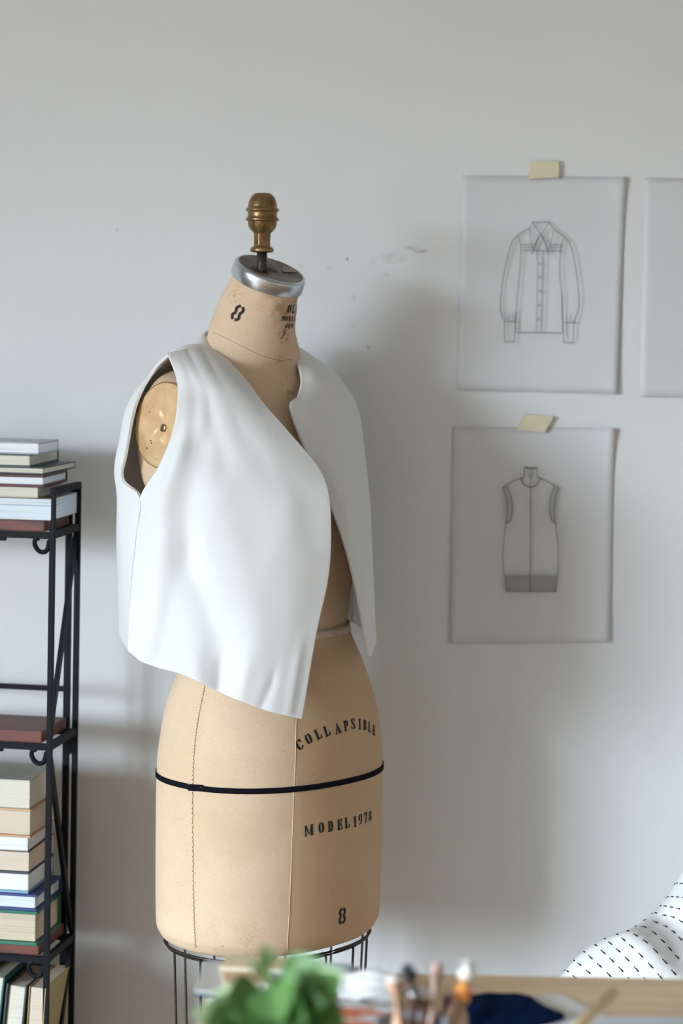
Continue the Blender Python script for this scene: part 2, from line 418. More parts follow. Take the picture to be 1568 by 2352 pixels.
# armhole plates
for sg in (-1, 1):
    pc = L(sg*.1628 if sg < 0 else .1445, -.040, .178)
    x = Vector((SP, -CP, 0)); z = Vector((sg*CP, sg*SP, 0)); z = (z + Vector((0, 0, .06))).normalized(); y = z.cross(x).normalized(); x = y.cross(z)
    Mp = Matrix((x, y, z)).transposed().to_4x4(); Mp.translation = pc
    b = bmesh.new(); seg = 64; rr = []
    for (fr, zz_) in ((1.0, -.004), (1.0, .0016), (.985, .0030), (.95, .0037), (.9, .0042), (.82, .0049), (.74, .0055), (.66, .0058), (.58, .0060), (.5, .0061), (.42, .0060), (.34, .0056), (.27, .0049), (.2, .0040), (.12, .0028)):
        zz_ += 0 if fr > .96 else 0
        rr.append([b.verts.new(Mp @ Vector((.059*fr*(1 if sg < 0 else .7)*math.cos(2*math.pi*k/seg), .057*fr*math.sin(2*math.pi*k/seg)*(1 + .06*math.sin(2*math.pi*k/seg)), zz_ + (0 if fr > .97 or fr < .15 else .0016*math.sin(3*2*math.pi*k/seg + 5*fr)*math.sin(fr*math.pi) + .0009*math.sin(5*2*math.pi*k/seg - 9*fr)*(1-fr)*fr*4)))) for k in range(seg)])
    for i in range(len(rr)-1):
        for k in range(seg): b.faces.new((rr[i][k], rr[i][(k+1) % seg], rr[i+1][(k+1) % seg], rr[i+1][k]))
    b.faces.new(rr[-1])
    plate = from_bm('arm_plate', b, M_plate, form, True); plate['label'] = 'glossy tan disc closing the armhole'
    b = bmesh.new(); lathe(b, [(.0055, .0015), (.0055, .0045), (.0045, .0052), (.001, .0054)], Mp, 20)
    sc_ = from_bm('screw', b, mat('brass_screw', (.42, .30, .16), .35, .9), plate, True)
    if sg < 0:
        b = bmesh.new()
        bar(b, Mp @ Vector((.0028, .0042, .0056)), Mp @ Vector((-.0028, -.0042, .0056)), .0010, .0005); from_bm('screw_slot', b, M_speck, plate)
        b = bmesh.new()
        for (u, v, w) in ((-.028, .020, .0018), (.004, .006, .0011), (-.012, -.017, .001), (-.019, -.018, .0013), (-.018, -.021, .0016), (-.027, -.028, .0015), (-.036, .026, .0012), (-.012, .030, .0008), (-.033, -.004, .0008), (-.01, -.042, .001)):
            r2 = math.hypot(u/.059, v/.057); zc = np.interp(r2, [.12, .2, .45, .7, .9, 1], [.0028, .004, .006, .0056, .0042, .0026]); zc += .0016*math.sin(3*math.atan2(v, u) + 5*r2)*math.sin(r2*math.pi) + .0009*math.sin(5*math.atan2(v, u) - 9*r2)*(1-r2)*r2*4
            box(b, (0, 0, 0), w*1.5, w, .0006, Mp @ Matrix.Translation((u, v, zc)) @ Matrix.Rotation(u*90, 4, 'Z'), .0002)
        ch = from_bm('paint_chips', b, M_speck, plate); ch['kind'] = 'stuff'
        b = bmesh.new()
        tube(b, [Mp @ Vector((.0595*math.cos(a), .0575*math.sin(a)*(1+.06*math.sin(a)), .002 + .0005*math.sin(a*23))) for a in np.linspace(0, 2*math.pi, 120, endpoint=False)], .0006, 6, True)
        from_bm('plate_stitching', b, M_thread, plate, True)
# tapes round waist and hip
def band(d, off, hgt, m, name, th=.0009):
    b = bmesh.new(); R0 = ring_at(d+hgt/2); R1 = ring_at(d-hgt/2); n = 140; rows = []
    for rg, o in ((R0, off), (R0, off+th), (R1, off+th), (R1, off)):
        rows.append([b.verts.new(ringpt(rg, 2*math.pi*k/n, o)) for k in range(n)])
    for i in range(4):
        for k in range(n): b.faces.new((rows[i][k], rows[i][(k+1) % n], rows[(i+1) % 4][(k+1) % n], rows[(i+1) % 4][k]))
    bmesh.ops.recalc_face_normals(b, faces=b.faces)
    return from_bm(name, b, m, form, True)
wt = band(.452, .0006, .0115, M_cream, 'waist_tape'); wt['label'] = 'cream tape at the waist'
ht = band(.6435, .0006, .0072, M_tape, 'hip_tape'); ht['label'] = 'narrow black tape round the hips'
def on(px, py, off=0.0):
    p, n = hit(px, py)
    return None if p is None else p + n*off
b = bmesh.new()
for px, py in ((766, 1447), (768, 1457), (763, 1456)):
    p = on(px, py, .0016)
    if p: box(b, p, .0018, .0018, .0018, bev=.0005)
from_bm('stitch', b, M_speck, wt)
p1, p2 = on(434, 1808, .0018), on(467, 1810, .0018)
b = bmesh.new(); d = (p2-p1).normalized(); nrm = hit(450, 1809)[1]; bar(b, p1, p2, .0085, .0012, d.cross(nrm)); from_bm('tape_end', b, M_tape, ht)
b = bmesh.new()
for px, py in ((437, 1801), (464, 1808)):
    box(b, on(px, py, .0026), .0012, .0012, .0012, bev=.0004)
from_bm('pin_head', b, M_alu, ht)
# seams
def dense_px(path, n):
    P = [np.array(p, float) for p in path]; return [cr(P, i/n) for i in range(n+1)]
def seam(path, n, r, off, m, name):
    pts = [on(x, y, off) for x, y in dense_px(path, n)]; pts = [p for p in pts if p is not None]
    b = bmesh.new(); tube(b, pts, r, 6); return from_bm(name, b, m, form, True)
seam([(683, 1600), (680, 1660), (678, 1750), (675, 1810), (670, 1950), (665, 2080), (659, 2188)], 90, .00055, .0001, M_seam, 'front_seam')
SIDE = [(478, 1540), (468, 1590), (456, 1650), (448, 1710), (444, 1780), (443, 1870), (444, 1960), (445, 2050), (447, 2120), (450, 2176)]
seam(SIDE, 90, .00028, .0, mat('tan_seam_thread', (.50, .34, .19), .8), 'side_seam')
b = bmesh.new(); ds = dense_px(SIDE, 74)
for i, (x, y) in enumerate(ds[:-1]):
    x2, y2 = ds[i+1]; w = 4.2 if i % 2 else 2.6
    a, c, e = on(x-2, y, .0005), on(x+w-2, y + (y2-y)*.35, .0006), on(x2-2, y2, .0005)
    if a and c and e: tube(b, [a, c, e], .00026, 5)
st = from_bm('hand_stitching', b, M_thread, form, True); st['kind'] = 'stuff'; st['label'] = 'zigzag brown hand stitching'
NECK = [(487, 762), (520, 777), (560, 797), (600, 816), (640, 827), (672, 825)]
seam(NECK, 60, .0003, .0000, M_neckseam, 'neck_seam')
# ------------------------------------------------------------------ stencil lettering
def arc(cx, cy, ro, so, ri, si, a0, a1, n=14):
    o = [(cx + ro*math.cos(R(a0+(a1-a0)*k/n)), cy + so*math.sin(R(a0+(a1-a0)*k/n))) for k in range(n+1)]
    i = [(cx + ri*math.cos(R(a1+(a0-a1)*k/n)), cy + si*math.sin(R(a1+(a0-a1)*k/n))) for k in range(n+1)]
    return [[o[k], o[k+1], i[n-k-1], i[n-k]] for k in range(n)]
def rc_(x0, y0, x1, y1): return [[(x0, y0), (x1, y0), (x1, y1), (x0, y1)]]
def stem(x0, x1, f=.07): return rc_(x0, 0, x1, 1) + rc_(x0-f, 0, x1+f, .07) + rc_(x0-f, .93, x1+f, 1)
G = {}
G['I'] = stem(.12, .38)
G['L'] = stem(.10, .36) + [[(.44, 0), (.78, 0), (.80, .34), (.74, .34), (.62, .09), (.44, .09)]]
G['O'] = arc(.36, .5, .36, .5, .13, .43, 102, 258) + arc(.40, .5, .36, .5, .13, .43, -78, 78)
G['D'] = stem(.10, .34) + arc(.40, .5, .38, .5, .14, .42, -84, 84)
G['C'] = arc(.38, .5, .38, .5, .14, .42, 100, 262) + arc(.42, .5, .34, .5, .24, .40, 28, 80, 8) + arc(.42, .5, .34, .5, .24, .40, -80, -28, 8) + rc_(.68, .68, .76, .98)
G['A'] = [[(.36, 1), (.54, 1), (.86, .05), (.56, .05)], [(.02, .05), (.14, .05), (.42, .70), (.36, .84)]] + rc_(.5, 0, .92, .07) + rc_(-.04, 0, .24, .07) + rc_(.26, .30, .50, .38)
G['P'] = stem(.10, .35) + arc(.42, .72, .34, .28, .12, .20, -84, 84)
G['B'] = stem(.10, .34) + arc(.40, .75, .30, .25, .10, .17, -84, 84) + arc(.42, .26, .34, .26, .12, .18, -84, 84)
G['R'] = G['P'] + [[(.44, .44), (.60, .46), (.86, 0), (.60, 0)]]
G['E'] = stem(.10, .35) + rc_(.43, .91, .74, 1) + rc_(.67, .68, .74, .95) + rc_(.43, 0, .76, .09) + rc_(.69, .05, .76, .34) + rc_(.43, .46, .62, .54) + rc_(.57, .36, .63, .64)
G['S'] = arc(.38, .74, .34, .26, .12, .17, 65, 205) + [[(.05, .66), (.24, .78), (.70, .34), (.52, .20)]] + arc(.36, .26, .35, .26, .13, .17, -115, 30) + rc_(.60, .70, .68, .97) + rc_(.04, .03, .12, .30)
G['M'] = rc_(.04, .0, .14, .90) + rc_(-.04, 0, .22, .07) + [[(.02, 1), (.26, 1), (.54, .10), (.44, .10)]] + [[(.58, .2), (.80, 1), (.86, 1), (.86, .75), (.62, .10)]] + rc_(.78, 0, 1.02, 1) + rc_(.72, 0, 1.08, .07) + rc_(.8, .93, 1.08, 1)
G['1'] = rc_(.18, 0, .42, 1) + rc_(.10, 0, .50, .07) + [[(.02, .80), (.18, 1), (.18, .80)]]
G['7'] = rc_(.02, .84, .70, 1) + rc_(.02, .70, .09, .95) + [[(.46, .78), (.70, .84), (.42, 0), (.18, 0)]]
G['9'] = arc(.34, .70, .32, .30, .12, .23, 98, 262) + arc(.38, .70, .32, .30, .11, .23, -20, 82) + [[(.49, .66), (.70, .66), (.66, .3), (.30, .0), (.12, .02), (.44, .3)]]
G['8'] = arc(.33, .75, .29, .25, .09, .18, 105, 255) + arc(.37, .75, .29, .25, .09, .18, -75, 75) + arc(.33, .26, .32, .26, .10, .18, 105, 255) + arc(.37, .26, .32, .26, .10, .18, -75, 75)
def k8():                                               # plain two stroke figure eight with wavy halves
    out = []
    for sg in (-1, 1):
        xs = [(.06, 0), (.20, .07), (.27, .20), (.24, .34), (.15, .46), (.15, .54), (.23, .66), (.25, .80), (.19, .93), (.06, 1)]
        P = [np.array(p) for p in xs]; pts = [cr(P, i/24) for i in range(25)]
        for i in range(24):
            q = []
            for p, w in ((pts[i], 0), (pts[i+1], 0)): q.append(p)
            tg = pts[i+1]-pts[i]; nn = np.array((-tg[1], tg[0])); nn /= np.linalg.norm(nn); h_ = nn*.075
            qs = [(pts[i]+h_), (pts[i+1]+h_), (pts[i+1]-h_), (pts[i]-h_)]
            out.append([(.34 + sg*p[0], p[1]) for p in qs])
    return out
G['k'] = k8()
G['o'] = arc(.30, .5, .28, .5, .10, .40, 105, 255) + arc(.36, .5, .28, .5, .10, .40, -75, 75)
G['l'] = rc_(.08, .0, .27, 1) + rc_(.30, 0, .62, .17)
G['d'] = rc_(.06, 0, .25, 1) + arc(.30, .5, .34, .5, .15, .38, -82, 82)
G['m'] = rc_(.02, 0, .20, 1) + [[(.20, 1), (.36, 1), (.50, .35), (.42, .2)]] + [[(.52, .3), (.62, 1), (.70, 1), (.70, .6)]] + rc_(.68, 0, .86, 1)
G['e'] = rc_(.06, 0, .26, 1) + rc_(.30, .85, .60, 1) + rc_(.30, .43, .54, .58) + rc_(.30, 0, .60, .15)
G['r'] = rc_(.06, 0, .25, 1) + arc(.29, .72, .31, .28, .12, .14, -82, 82) + [[(.30, .44), (.46, .44), (.64, 0), (.44, 0)]]
def stamp(glyph, px, py, hgt, width=1.0, rot=0.0, shear=0.0, up=Vector((0, 0, 1)), off=.0004, bold=.03):
    p, n = hit(px, py)
    if p is None: return
    yv = (up - n*up.dot(n)).normalized(); xv = yv.cross(n).normalized()
    polys = G[glyph]; xs = [q[0] for po in polys for q in po]; mx = (min(xs)+max(xs))/2
    b = bmesh.new(); ca, sa = math.cos(rot), math.sin(rot)
    def put(u, v):
        u = (u-mx)*hgt*width; v = (v-.5)*hgt; u += shear*v
        w = p + xv*(u*ca - v*sa) + yv*(u*sa + v*ca)
        h_ = bvh.ray_cast(w + n*.03, -n)
        return (h_[0] + h_[1]*off) if h_[0] is not None else w + n*off
    for po in polys:
        gx, gy = sum(q[0] for q in po)/len(po), sum(q[1] for q in po)/len(po)
        po = [(x + (x-gx)/(abs(x-gx)+1e-6)*bold, y + (y-gy)/(abs(y-gy)+1e-6)*bold*.5) for x, y in po]
        A, B, C, D = (po + [po[-1]])[:4] if len(po) <= 4 else (None,)*4
        if len(po) <= 4:
            nx = 4; vs = []
            for j in range(nx+1):
                row = []
                for i in range(nx+1):
                    f, g = i/nx, j/nx
                    row.append(b.verts.new(put(*( (A[k]*(1-f)+B[k]*f)*(1-g) + (D[k]*(1-f)+C[k]*f)*g for k in (0, 1)))))
                vs.append(row)
            for j in range(nx):
                for i in range(nx):
                    try: b.faces.new((vs[j][i], vs[j][i+1], vs[j+1][i+1], vs[j+1][i]))
                    except ValueError: pass
        else:
            tri = tessellate_polygon([[Vector((x, y, 0)) for x, y in po]])
            for t in tri: b.faces.new([b.verts.new(put(*po[i])) for i in t])
    return from_bm('stencil_letter', b, M_ink, form)
for ch, px, py, ro in (('C', 687, 1711, 33), ('O', 708, 1697, 27), ('L', 730, 1686, 21), ('L', 750, 1679, 16), ('A', 775, 1673, 9), ('P', 794.5, 1667, 3), ('S', 810.5, 1662, -3),
                       ('I', 825.5, 1663, -9), ('B', 837.5, 1665, -14), ('L', 848.5, 1670, -20), ('E', 858, 1677, -26)):
    stamp(ch, px, py, .0136, .86, R(ro))
for ch, px, py in (('M', 709, 1907), ('O', 737.5, 1901), ('D', 759, 1897.5), ('E', 780, 1893.5), ('L', 797, 1889.5), ('1', 814.5, 1887), ('9', 827, 1882), ('7', 839.5, 1878), ('8', 849.5, 1874)):
    stamp(ch, px, py, .0138, .86, R(3))
stamp('k', 785.7, 2103.5, .0195, .95)
nup = Vector((SP*math.sin(R(24)), -CP*math.sin(R(24)), math.cos(R(24))))
stamp('k', 545.7, 719, .0205, 1.0, R(-4), .10, nup)
for ch, px, py, h_ in (('o', 664.5, 709, .0125), ('l', 674, 709, .0125), ('d', 680.5, 709, .0125), ('m', 650.5, 731.5, .0068), ('o', 657.8, 732, .0068), ('d', 664.8, 732, .0068), ('e', 671, 732, .0068),
                       ('l', 675.8, 732, .0068), ('o', 657.5, 748.5, .0066), ('r', 664, 748.5, .0066), ('m', 670.5, 748.5, .0066)):
    stamp(ch, px, py, h_, 1.0, 0, .08, nup)
# ------------------------------------------------------------------ wire skirt, pole and base
def cage_pt(th, d, off): return ringpt((d, 0, .150, .119, .119, 2.2, 0), th, off)
def th_at(px, front=True):                              # angle on the cage ring seen at pixel column px
    best = None
    for k in range(720):
        th = 2*math.pi*k/720; p = cage_pt(th, .90, 0); q = p - EYE
        sx = CX + (q.x/q.y*CR - (-q.z/q.y)*SR)*F
        near = q.y < ZC
        if near == front and (best is None or abs(sx-px) < best[0]): best = (abs(sx-px), th)
    return best[1]
skirt = bpy.data.objects.new('wire_skirt', None)
for d, off, r in ((.8695, -.001, .0019), (.874, -.004, .0015), (1.16, -.014, .0022), (1.02, -.008, .0016)):
    b = bmesh.new(); tube(b, [cage_pt(a, d, off) for a in np.linspace(0, 2*math.pi, 96, endpoint=False)], r, 8, True)
    from_bm('wire_ring', b, M_iron, form, True)
for px, fr in ((397, True), (420, False), (457, True), (488, False), (552, False), (566, True), (673, True), (655, False), (751, True), (764, False), (813, True), (836, False), (858, True)):
    th = th_at(px, fr)
    b = bmesh.new(); tube(b, [cage_pt(th-.02, .8705, -.002), cage_pt(th-.005, .8715, -.002), cage_pt(th, .879, -.002), cage_pt(th, 1.02, -.008), cage_pt(th, 1.16, -.014)], .0017, 8)
    from_bm('wire', b, M_iron, form, True)
pc = L(0, 0, 0)
b = bmesh.new(); lathe(b, [(.013, .06), (.013, H-.868)], Matrix.Translation((pc.x, pc.y, 0)), 24); from_bm('pole', b, M_iron, form, True)
b = bmesh.new(); lathe(b, [(.03, .03), (.045, .045), (.035, .075), (.016, .10), (.013, .16)], Matrix.Translation((pc.x, pc.y, 0)), 24)
for k in range(4):
    a = math.pi/4 + k*math.pi/2; bar(b, (pc.x, pc.y, .07), (pc.x+.21*math.cos(a), pc.y+.21*math.sin(a), .045), .022, .022)
base = from_bm('base', b, M_iron, form)
for k in range(4):
    a = math.pi/4 + k*math.pi/2
    b = bmesh.new(); lathe(b, [(.021, -.009), (.0225, 0), (.021, .009)], Matrix.Translation((pc.x+.21*math.cos(a), pc.y+.21*math.sin(a), .0225)) @ Matrix.Rotation(a, 4, 'Z') @ Matrix.Rotation(math.pi/2, 4, 'X'), 24)
    from_bm('caster', b, M_iron, form, True)
bpy.data.objects.remove(skirt)

# ------------------------------------------------------------------ the vest
vest = thing('vest', L(0, 0, .45), 'white sleeveless cropped vest with pointed open fronts on the dress form', 'vest')
RF = [
 [Q(388, 813, -.04), Q(410, 806, -.04), Q(435, 803, -.04), Q(460, 803, -.042), Q(482, 805, -.045), Q(503, 808, -.047)],
 [Q(408, 868, -.012), Q(435, 863, .004), Q(467, 860, .014), Q(498, 861, .020), Q(530, 864, .024), Q(559, 868, .024)],
 [Q(411, 922, .002), Q(445, 920, .016), Q(485, 920, .032), Q(525, 922, .044), Q(565, 924, .053), Q(602, 926, .057)],
 [Q(399, 998, .000), Q(440, 998, .021), Q(490, 998, .045), Q(550, 998, .067), Q(610, 998, .084), Q(664, 998, .094)],
 [Q(367, 1075, -.01), Q(420, 1075, .024), Q(490, 1075, .057), Q(570, 1075, .086), Q(650, 1075, .110), Q(728, 1076, .126)],
 [Q(325, 1145, -.03), Q(400, 1145, .019), Q(480, 1145, .060), Q(570, 1145, .097), Q(660, 1145, .126), Q(752, 1140, .148)],
 [Q(314, 1245, -.035), Q(395, 1245, .018), Q(480, 1245, .065), Q(570, 1248, .103), Q(665, 1250, .135), Q(756, 1248, .156)],
 [Q(304, 1340, -.035), Q(388, 1345, .019), Q(475, 1350, .068), Q(565, 1352, .108), Q(658, 1350, .140), Q(748, 1340, .159)],
 [Q(298, 1430, -.033), Q(375, 1440, .018), Q(462, 1455, .069), Q(552, 1467, .111), Q(642, 1472, .144), Q(723, 1455, .162)],
 [Q(297, 1497, -.030), Q(345, 1528, .014), Q(428, 1553, .066), Q(520, 1597, .110), Q(612, 1632, .146), Q(690, 1651, .165)]]
def gs(x, w): return math.exp(-(x/w)**2)
def lined(u, v, u0, v0, u1, v1):                        # distance to a segment in (u,v), and how far along it
    dx, dy = u1-u0, v1-v0; k = max(0, min(1, ((u-u0)*dx + (v-v0)*dy)/(dx*dx+dy*dy)))
    return math.hypot(u-u0-k*dx, v-v0-k*dy), k
def foldsum(u, v, F_):
    o = 0
    for (u0, v0, u1, v1, w, a) in F_:
        d, k = lined(u, v, u0, v0, u1, v1); o += a*gs(d, w)
    return o
RF_F = [(.30, .40, .28, .70, .07, -.0066), (.28, .70, .56, .97, .06, -.0072), (.155, .40, .16, .99, .05, .0055), (.46, .58, .68, .90, .08, .004), (.33, .60, .46, .80, .07, .0022),
        (.20, .14, .30, .32, .10, -.0035), (.38, .24, .46, .42, .07, -.0035), (.29, .30, .30, .46, .06, .003), (.12, .35, .14, .55, .05, .0018), (.62, .32, .70, .44, .06, -.0012), (.82, .48, .90, .62, .06, -.0014),
        (.70, .72, .82, .56, .06, .0014), (.42, .965, .47, 1.0, .028, .0022), (.53, .955, .56, 1.0, .025, -.0024), (.66, .95, .67, 1.0, .03, .0020), (.80, .96, .77, 1.0, .022, -.0026), (.92, .93, .92, .98, .03, .0018),
        (.35, .02, .34, .09, .06, -.0012), (.62, .02, .58, .08, .06, -.0010)]
SGN = 1
def rf_disp(u, v): return SGN*(foldsum(u, v, RF_F) + .0012*math.sin(7*u+3*v)*math.sin(5*v-2*u))
LF = [
 [Q(671, 792, -.046), Q(700, 807, -.045), Q(728, 828, -.043), Q(757, 851, -.042), Q(789, 884, -.04)],
 [Q(693, 866, .027), Q(722, 862, .031), Q(760, 874, .027), Q(797, 899, .012), L(.174, -.025, .155)],
 [Q(686, 910, .044), Q(725, 908, .046), Q(770, 913, .040), Q(812, 926, .022), L(.176, -.012, .195)],
 [Q(669, 937, .060), Q(715, 945, .062), Q(770, 950, .054), Q(822, 960, .032), L(.180, -.012, .225)],
 [Q(703, 1033, .088), Q(752, 1038, .092), Q(798, 1045, .080), Q(836, 1052, .045), L(.186, -.025, .275)],
 [Q(752, 1138, .112), Q(786, 1140, .114), Q(818, 1142, .100), Q(846, 1142, .062), L(.188, -.03, .325)],
 [Q(789, 1240, .128), Q(811, 1240, .127), Q(832, 1240, .112), Q(851, 1240, .070), L(.188, -.03, .365)],
 [Q(815, 1340, .138), Q(830, 1340, .134), Q(843, 1340, .119), Q(855, 1340, .073), L(.188, -.03, .405)],
 [Q(831, 1430, .145), Q(841, 1430, .140), Q(850, 1428, .125), Q(858, 1420, .078), L(.188, -.03, .438)],
 [Q(846, 1508, .150), Q(850, 1503, .143), Q(855, 1494, .130), Q(860, 1468, .084), L(.188, -.03, .466)]]
def row_back(c0, c1, d, s2, t2, s3, t3, t4, dl, s6=None, last=None, c2=None, c3=None):
    return [c0, c1, c2 or L(-s2, t2, d), c3 or L(-s3, t3, d), L(0, t4, d), L(s3, t3, d+dl), L(s2, t2, d+dl), L(s6 or .178, -.085 if last is None else -.1, d+dl), last or L(.178, -.06, d+dl)]
BK = [
 [Q(388, 813, -.04), Q(445, 804, -.044), Q(503, 808, -.047), Q(473, 771, -.098), L(0, -.116, .050), L(.044, -.103, .054), L(.060, -.047, .064), Q(728, 828, -.043), Q(789, 884, -.04)],
 [Q(353, 850, -.072), Q(408, 806, -.072), Q(441, 798, -.072), Q(457, 781, -.098), L(0, -.132, .060), L(.05, -.126, .072), L(.085, -.105, .086), L(.135, -.09, .115), L(.170, -.075, .135)],
 row_back(Q(314, 928, -.086), L(-.160, -.110, .140), .135, .115, -.140, .06, -.155, -.160, .02),
 row_back(Q(292, 1040, -.088), L(-.172, -.120, .20), .20, .128, -.152, .065, -.166, -.170, .02),
 row_back(Q(284, 1100, -.084), L(-.178, -.122, .24), .24, .132, -.155, .068, -.168, -.172, .01),
 row_back(Q(325, 1145, -.03), Q(275, 1152, -.095), .272, .135, -.157, .07, -.17, -.174, .0, .182, L(.188, -.03, .325)),
 row_back(Q(314, 1245, -.035), Q(276, 1240, -.095), .33, .138, -.158, .07, -.17, -.174, .0, .184, L(.188, -.03, .365)),
 row_back(Q(304, 1340, -.035), Q(281, 1335, -.092), .385, .138, -.156, .07, -.168, -.172, .0, .184, L(.188, -.03, .405)),
 row_back(Q(298, 1430, -.033), Q(288, 1428, -.085), .43, .138, -.154, .07, -.166, -.170, .0, .184, L(.188, -.03, .438)),
 row_back(Q(297, 1497, -.030), Q(297, 1490, -.075), .462, .138, -.152, .07, -.164, -.168, .0, .184, L(.188, -.03, .466))]
def panel(rows, nu, nv, disp, label, flip=False):
    G_ = surface(rows, nu, nv, disp)
    b = bmesh.new(); grid_mesh(b, G_)
    if flip: bmesh.ops.reverse_faces(b, faces=b.faces)
    o = from_bm(label[0], b, M_vest, vest, True)
    mod_solid(o, .0042, 0, .0016)
    return o, G_
G_rf = surface(RF, 20, 20)
du = G_rf[10, 11]-G_rf[10, 10]; dv = G_rf[11, 10]-G_rf[10, 10]; nn = np.cross(du, dv); SGN = 1 if nn[1] < 0 else -1
o, Grf = panel(RF, 90, 120, rf_disp, ('front_panel',))
_lf, Glf = panel(LF, 60, 110, lambda u, v: .001*math.sin(6*u+4*v), ('front_panel',))
panel(BK, 110, 110, lambda u, v: .0012*math.sin(9*u+3*v)*math.sin(4*v), ('back_panel',))
# folded lip along the front edges and armhole
def lip(G_, side, r=.0024, i0=0, i1=None):
    c = {'u1': G_[:, -1], 'u0': G_[:, 0], 'v1': G_[-1], 'v0': G_[0]}[side]
    c = c[i0:i1]; b = bmesh.new(); tube(b, [tuple(p) for p in c], r, 8); return from_bm('turned_edge', b, M_vest, vest, True)
lip(Grf, 'u1', .0023); lip(Glf, 'u0', .0023); lip(Grf, 'u0', .0022, 0, 68)

# ------------------------------------------------------------------ papers, drawings and tape on the back wall
def wallpt(px, py, off): 
    r = ray(px, py); return EYE + r*(WALL_Z - off)
def paper(c, label, lifts, group=None):                 # corner pixels tl,tr,br,bl
    tl, tr, br, bl = [np.array(p, float) for p in c]; n = 24
    o = thing('sketch_sheet', wallpt(*((tl+br)/2), .004), label, 'paper', group)
    b = bmesh.new(); V = []
    for j in range(n+1):
        row = []
        for i in range(n+1):
            u, v = i/n, j/n; p = (tl*(1-u)+tr*u)*(1-v) + (bl*(1-u)+br*u)*v
            lift = .0005 + .0015*v + .0008*math.sin(u*5+v*3) + 0.5*(lifts[0]*((1-u)*(1-v))**6 + lifts[1]*(u*(1-v))**9 + lifts[2]*(u*v)**5 + lifts[3]*((1-u)*v)**5) + .0012*max(0, u-.9)/.1 + .001*max(0, v-.9)/.1
            row.append(b.verts.new(wallpt(p[0], p[1], lift)))
        V.append(row)
    for j in range(n):
        for i in range(n): b.faces.new((V[j][i], V[j+1][i], V[j+1][i+1], V[j][i+1]))
    s = from_bm('sheet', b, M_tracing, o, True); mod_solid(s, .0003, 0)
    return o
def ribbon(b, pts, w, off):
    P = [Vector(wallpt(x, y, off)) for x, y in pts]
    for i in range(len(P)-1):
        d = P[i+1]-P[i]
        if d.length < 1e-7: continue
        n_ = Vector((0, 1, 0)).cross(d).normalized()*w/2; e_ = d.normalized()*w*.3
        b.faces.new([b.verts.new(q) for q in (P[i]-e_-n_, P[i+1]+e_-n_, P[i+1]+e_+n_, P[i]-e_+n_)])
def smooth_path(p, n=8):
    if len(p) < 3: return p
    P = [np.array(q, float) for q in p]; m = (len(p)-1)*n
    return [tuple(cr(P, i/m)) for i in range(m+1)]
s1 = paper([(1060, 402), (1438, 406), (1417, 905), (1049, 897)], 'tracing paper sheet with a pencil drawing of a long sleeved shirt', (.0, .012, .006, .004), 'fashion sketches on the wall')
s2 = paper([(1038, 980), (1411, 982), (1399, 1475), (1032, 1478)], 'tracing paper sheet with a pencil drawing of a sleeveless zip dress', (.0, .018, .006, .004), 'fashion sketches on the wall')
s3 = paper([(1480, 408), (1852, 412), (1838, 918), (1468, 912)], 'blank tracing paper sheet cut off by the right picture edge', (.0, .012, .006, .004), 'fashion sketches on the wall')
LO = .0075
z3 = lambda p: (1020+p[0]/2.861, 350+p[1]/2.861)
z4 = lambda p: (1000+p[0]/2.7606, 930+p[1]/2.7606)
b = bmesh.new()
for w, path, sm in ((1.3, [(580, 458), (690, 458)], 0), (1.2, [(580, 458), (560, 498), (568, 575), (583, 640)], 0), (1.2, [(583, 640), (607, 580), (634, 538)], 1), (1.3, [(580, 458), (605, 500), (634, 538), (665, 495), (690, 458)], 0),
        (1.2, [(690, 458), (720, 503), (705, 580), (686, 640)], 0), (1.2, [(686, 640), (660, 580), (636, 538)], 1), (1.5, [(628, 545), (600, 610), (576, 668)], 0), (1.5, [(640, 545), (664, 610), (688, 668)], 0),
        (1.2, [(560, 499), (520, 522), (480, 545)], 1), (1.2, [(720, 504), (755, 530), (790, 556)], 1),
        (1.3, [(480, 545), (445, 590), (415, 690), (385, 830), (370, 970), (370, 1040), (395, 1110)], 1), (1.2, [(483, 550), (500, 600), (503, 680), (490, 850), (472, 1040), (465, 1110)], 1),
        (1.7, [(395, 1110), (465, 1112)], 0), (1.3, [(395, 1110), (397, 1243), (460, 1243), (465, 1110)], 0),
        (1.3, [(790, 556), (825, 600), (850, 690), (875, 850), (886, 980), (880, 1040), (850, 1120)], 1), (1.2, [(785, 560), (765, 640), (758, 800), (773, 940), (778, 1110)], 1),
        (1.7, [(780, 1119), (852, 1119)], 0), (1.3, [(780, 1119), (785, 1250), (845, 1250), (852, 1119)], 0),
        (1.5, [(508, 645), (765, 647)], 0), (1.0, [(505, 606), (575, 606)], 0), (1.0, [(505, 624), (577, 624)], 0), (1.0, [(695, 606), (770, 606)], 0), (1.0, [(693, 624), (770, 624)], 0),
        (1.2, [(612, 645), (612, 800), (605, 1182)], 1), (1.2, [(651, 645), (650, 800), (640, 1182)], 1), (1.3, [(470, 1183), (775, 1186)], 0), (1.2, [(472, 1040), (468, 1183)], 0), (1.2, [(774, 940), (776, 1186)], 0),
        (.7, [(395, 1050), (402, 1105)], 0), (.7, [(425, 1060), (428, 1105)], 0), (.7, [(448, 1055), (447, 1105)], 0), (.7, [(800, 1060), (803, 1112)], 0), (.7, [(830, 1055), (826, 1112)], 0)):
    ribbon(b, [z3(q) for q in (smooth_path(path) if sm else path)], w*.00105, LO)
for cx_, cy_ in ((627, 732), (627, 820), (624, 912), (622, 1005), (618, 1095)):
    ribbon(b, [z3((cx_+9*math.cos(a), cy_+6*math.sin(a))) for a in np.linspace(0, 2*math.pi, 9)], .0009, LO)
from_bm('pencil_drawing', b, M_pencil, s1)
b = bmesh.new()
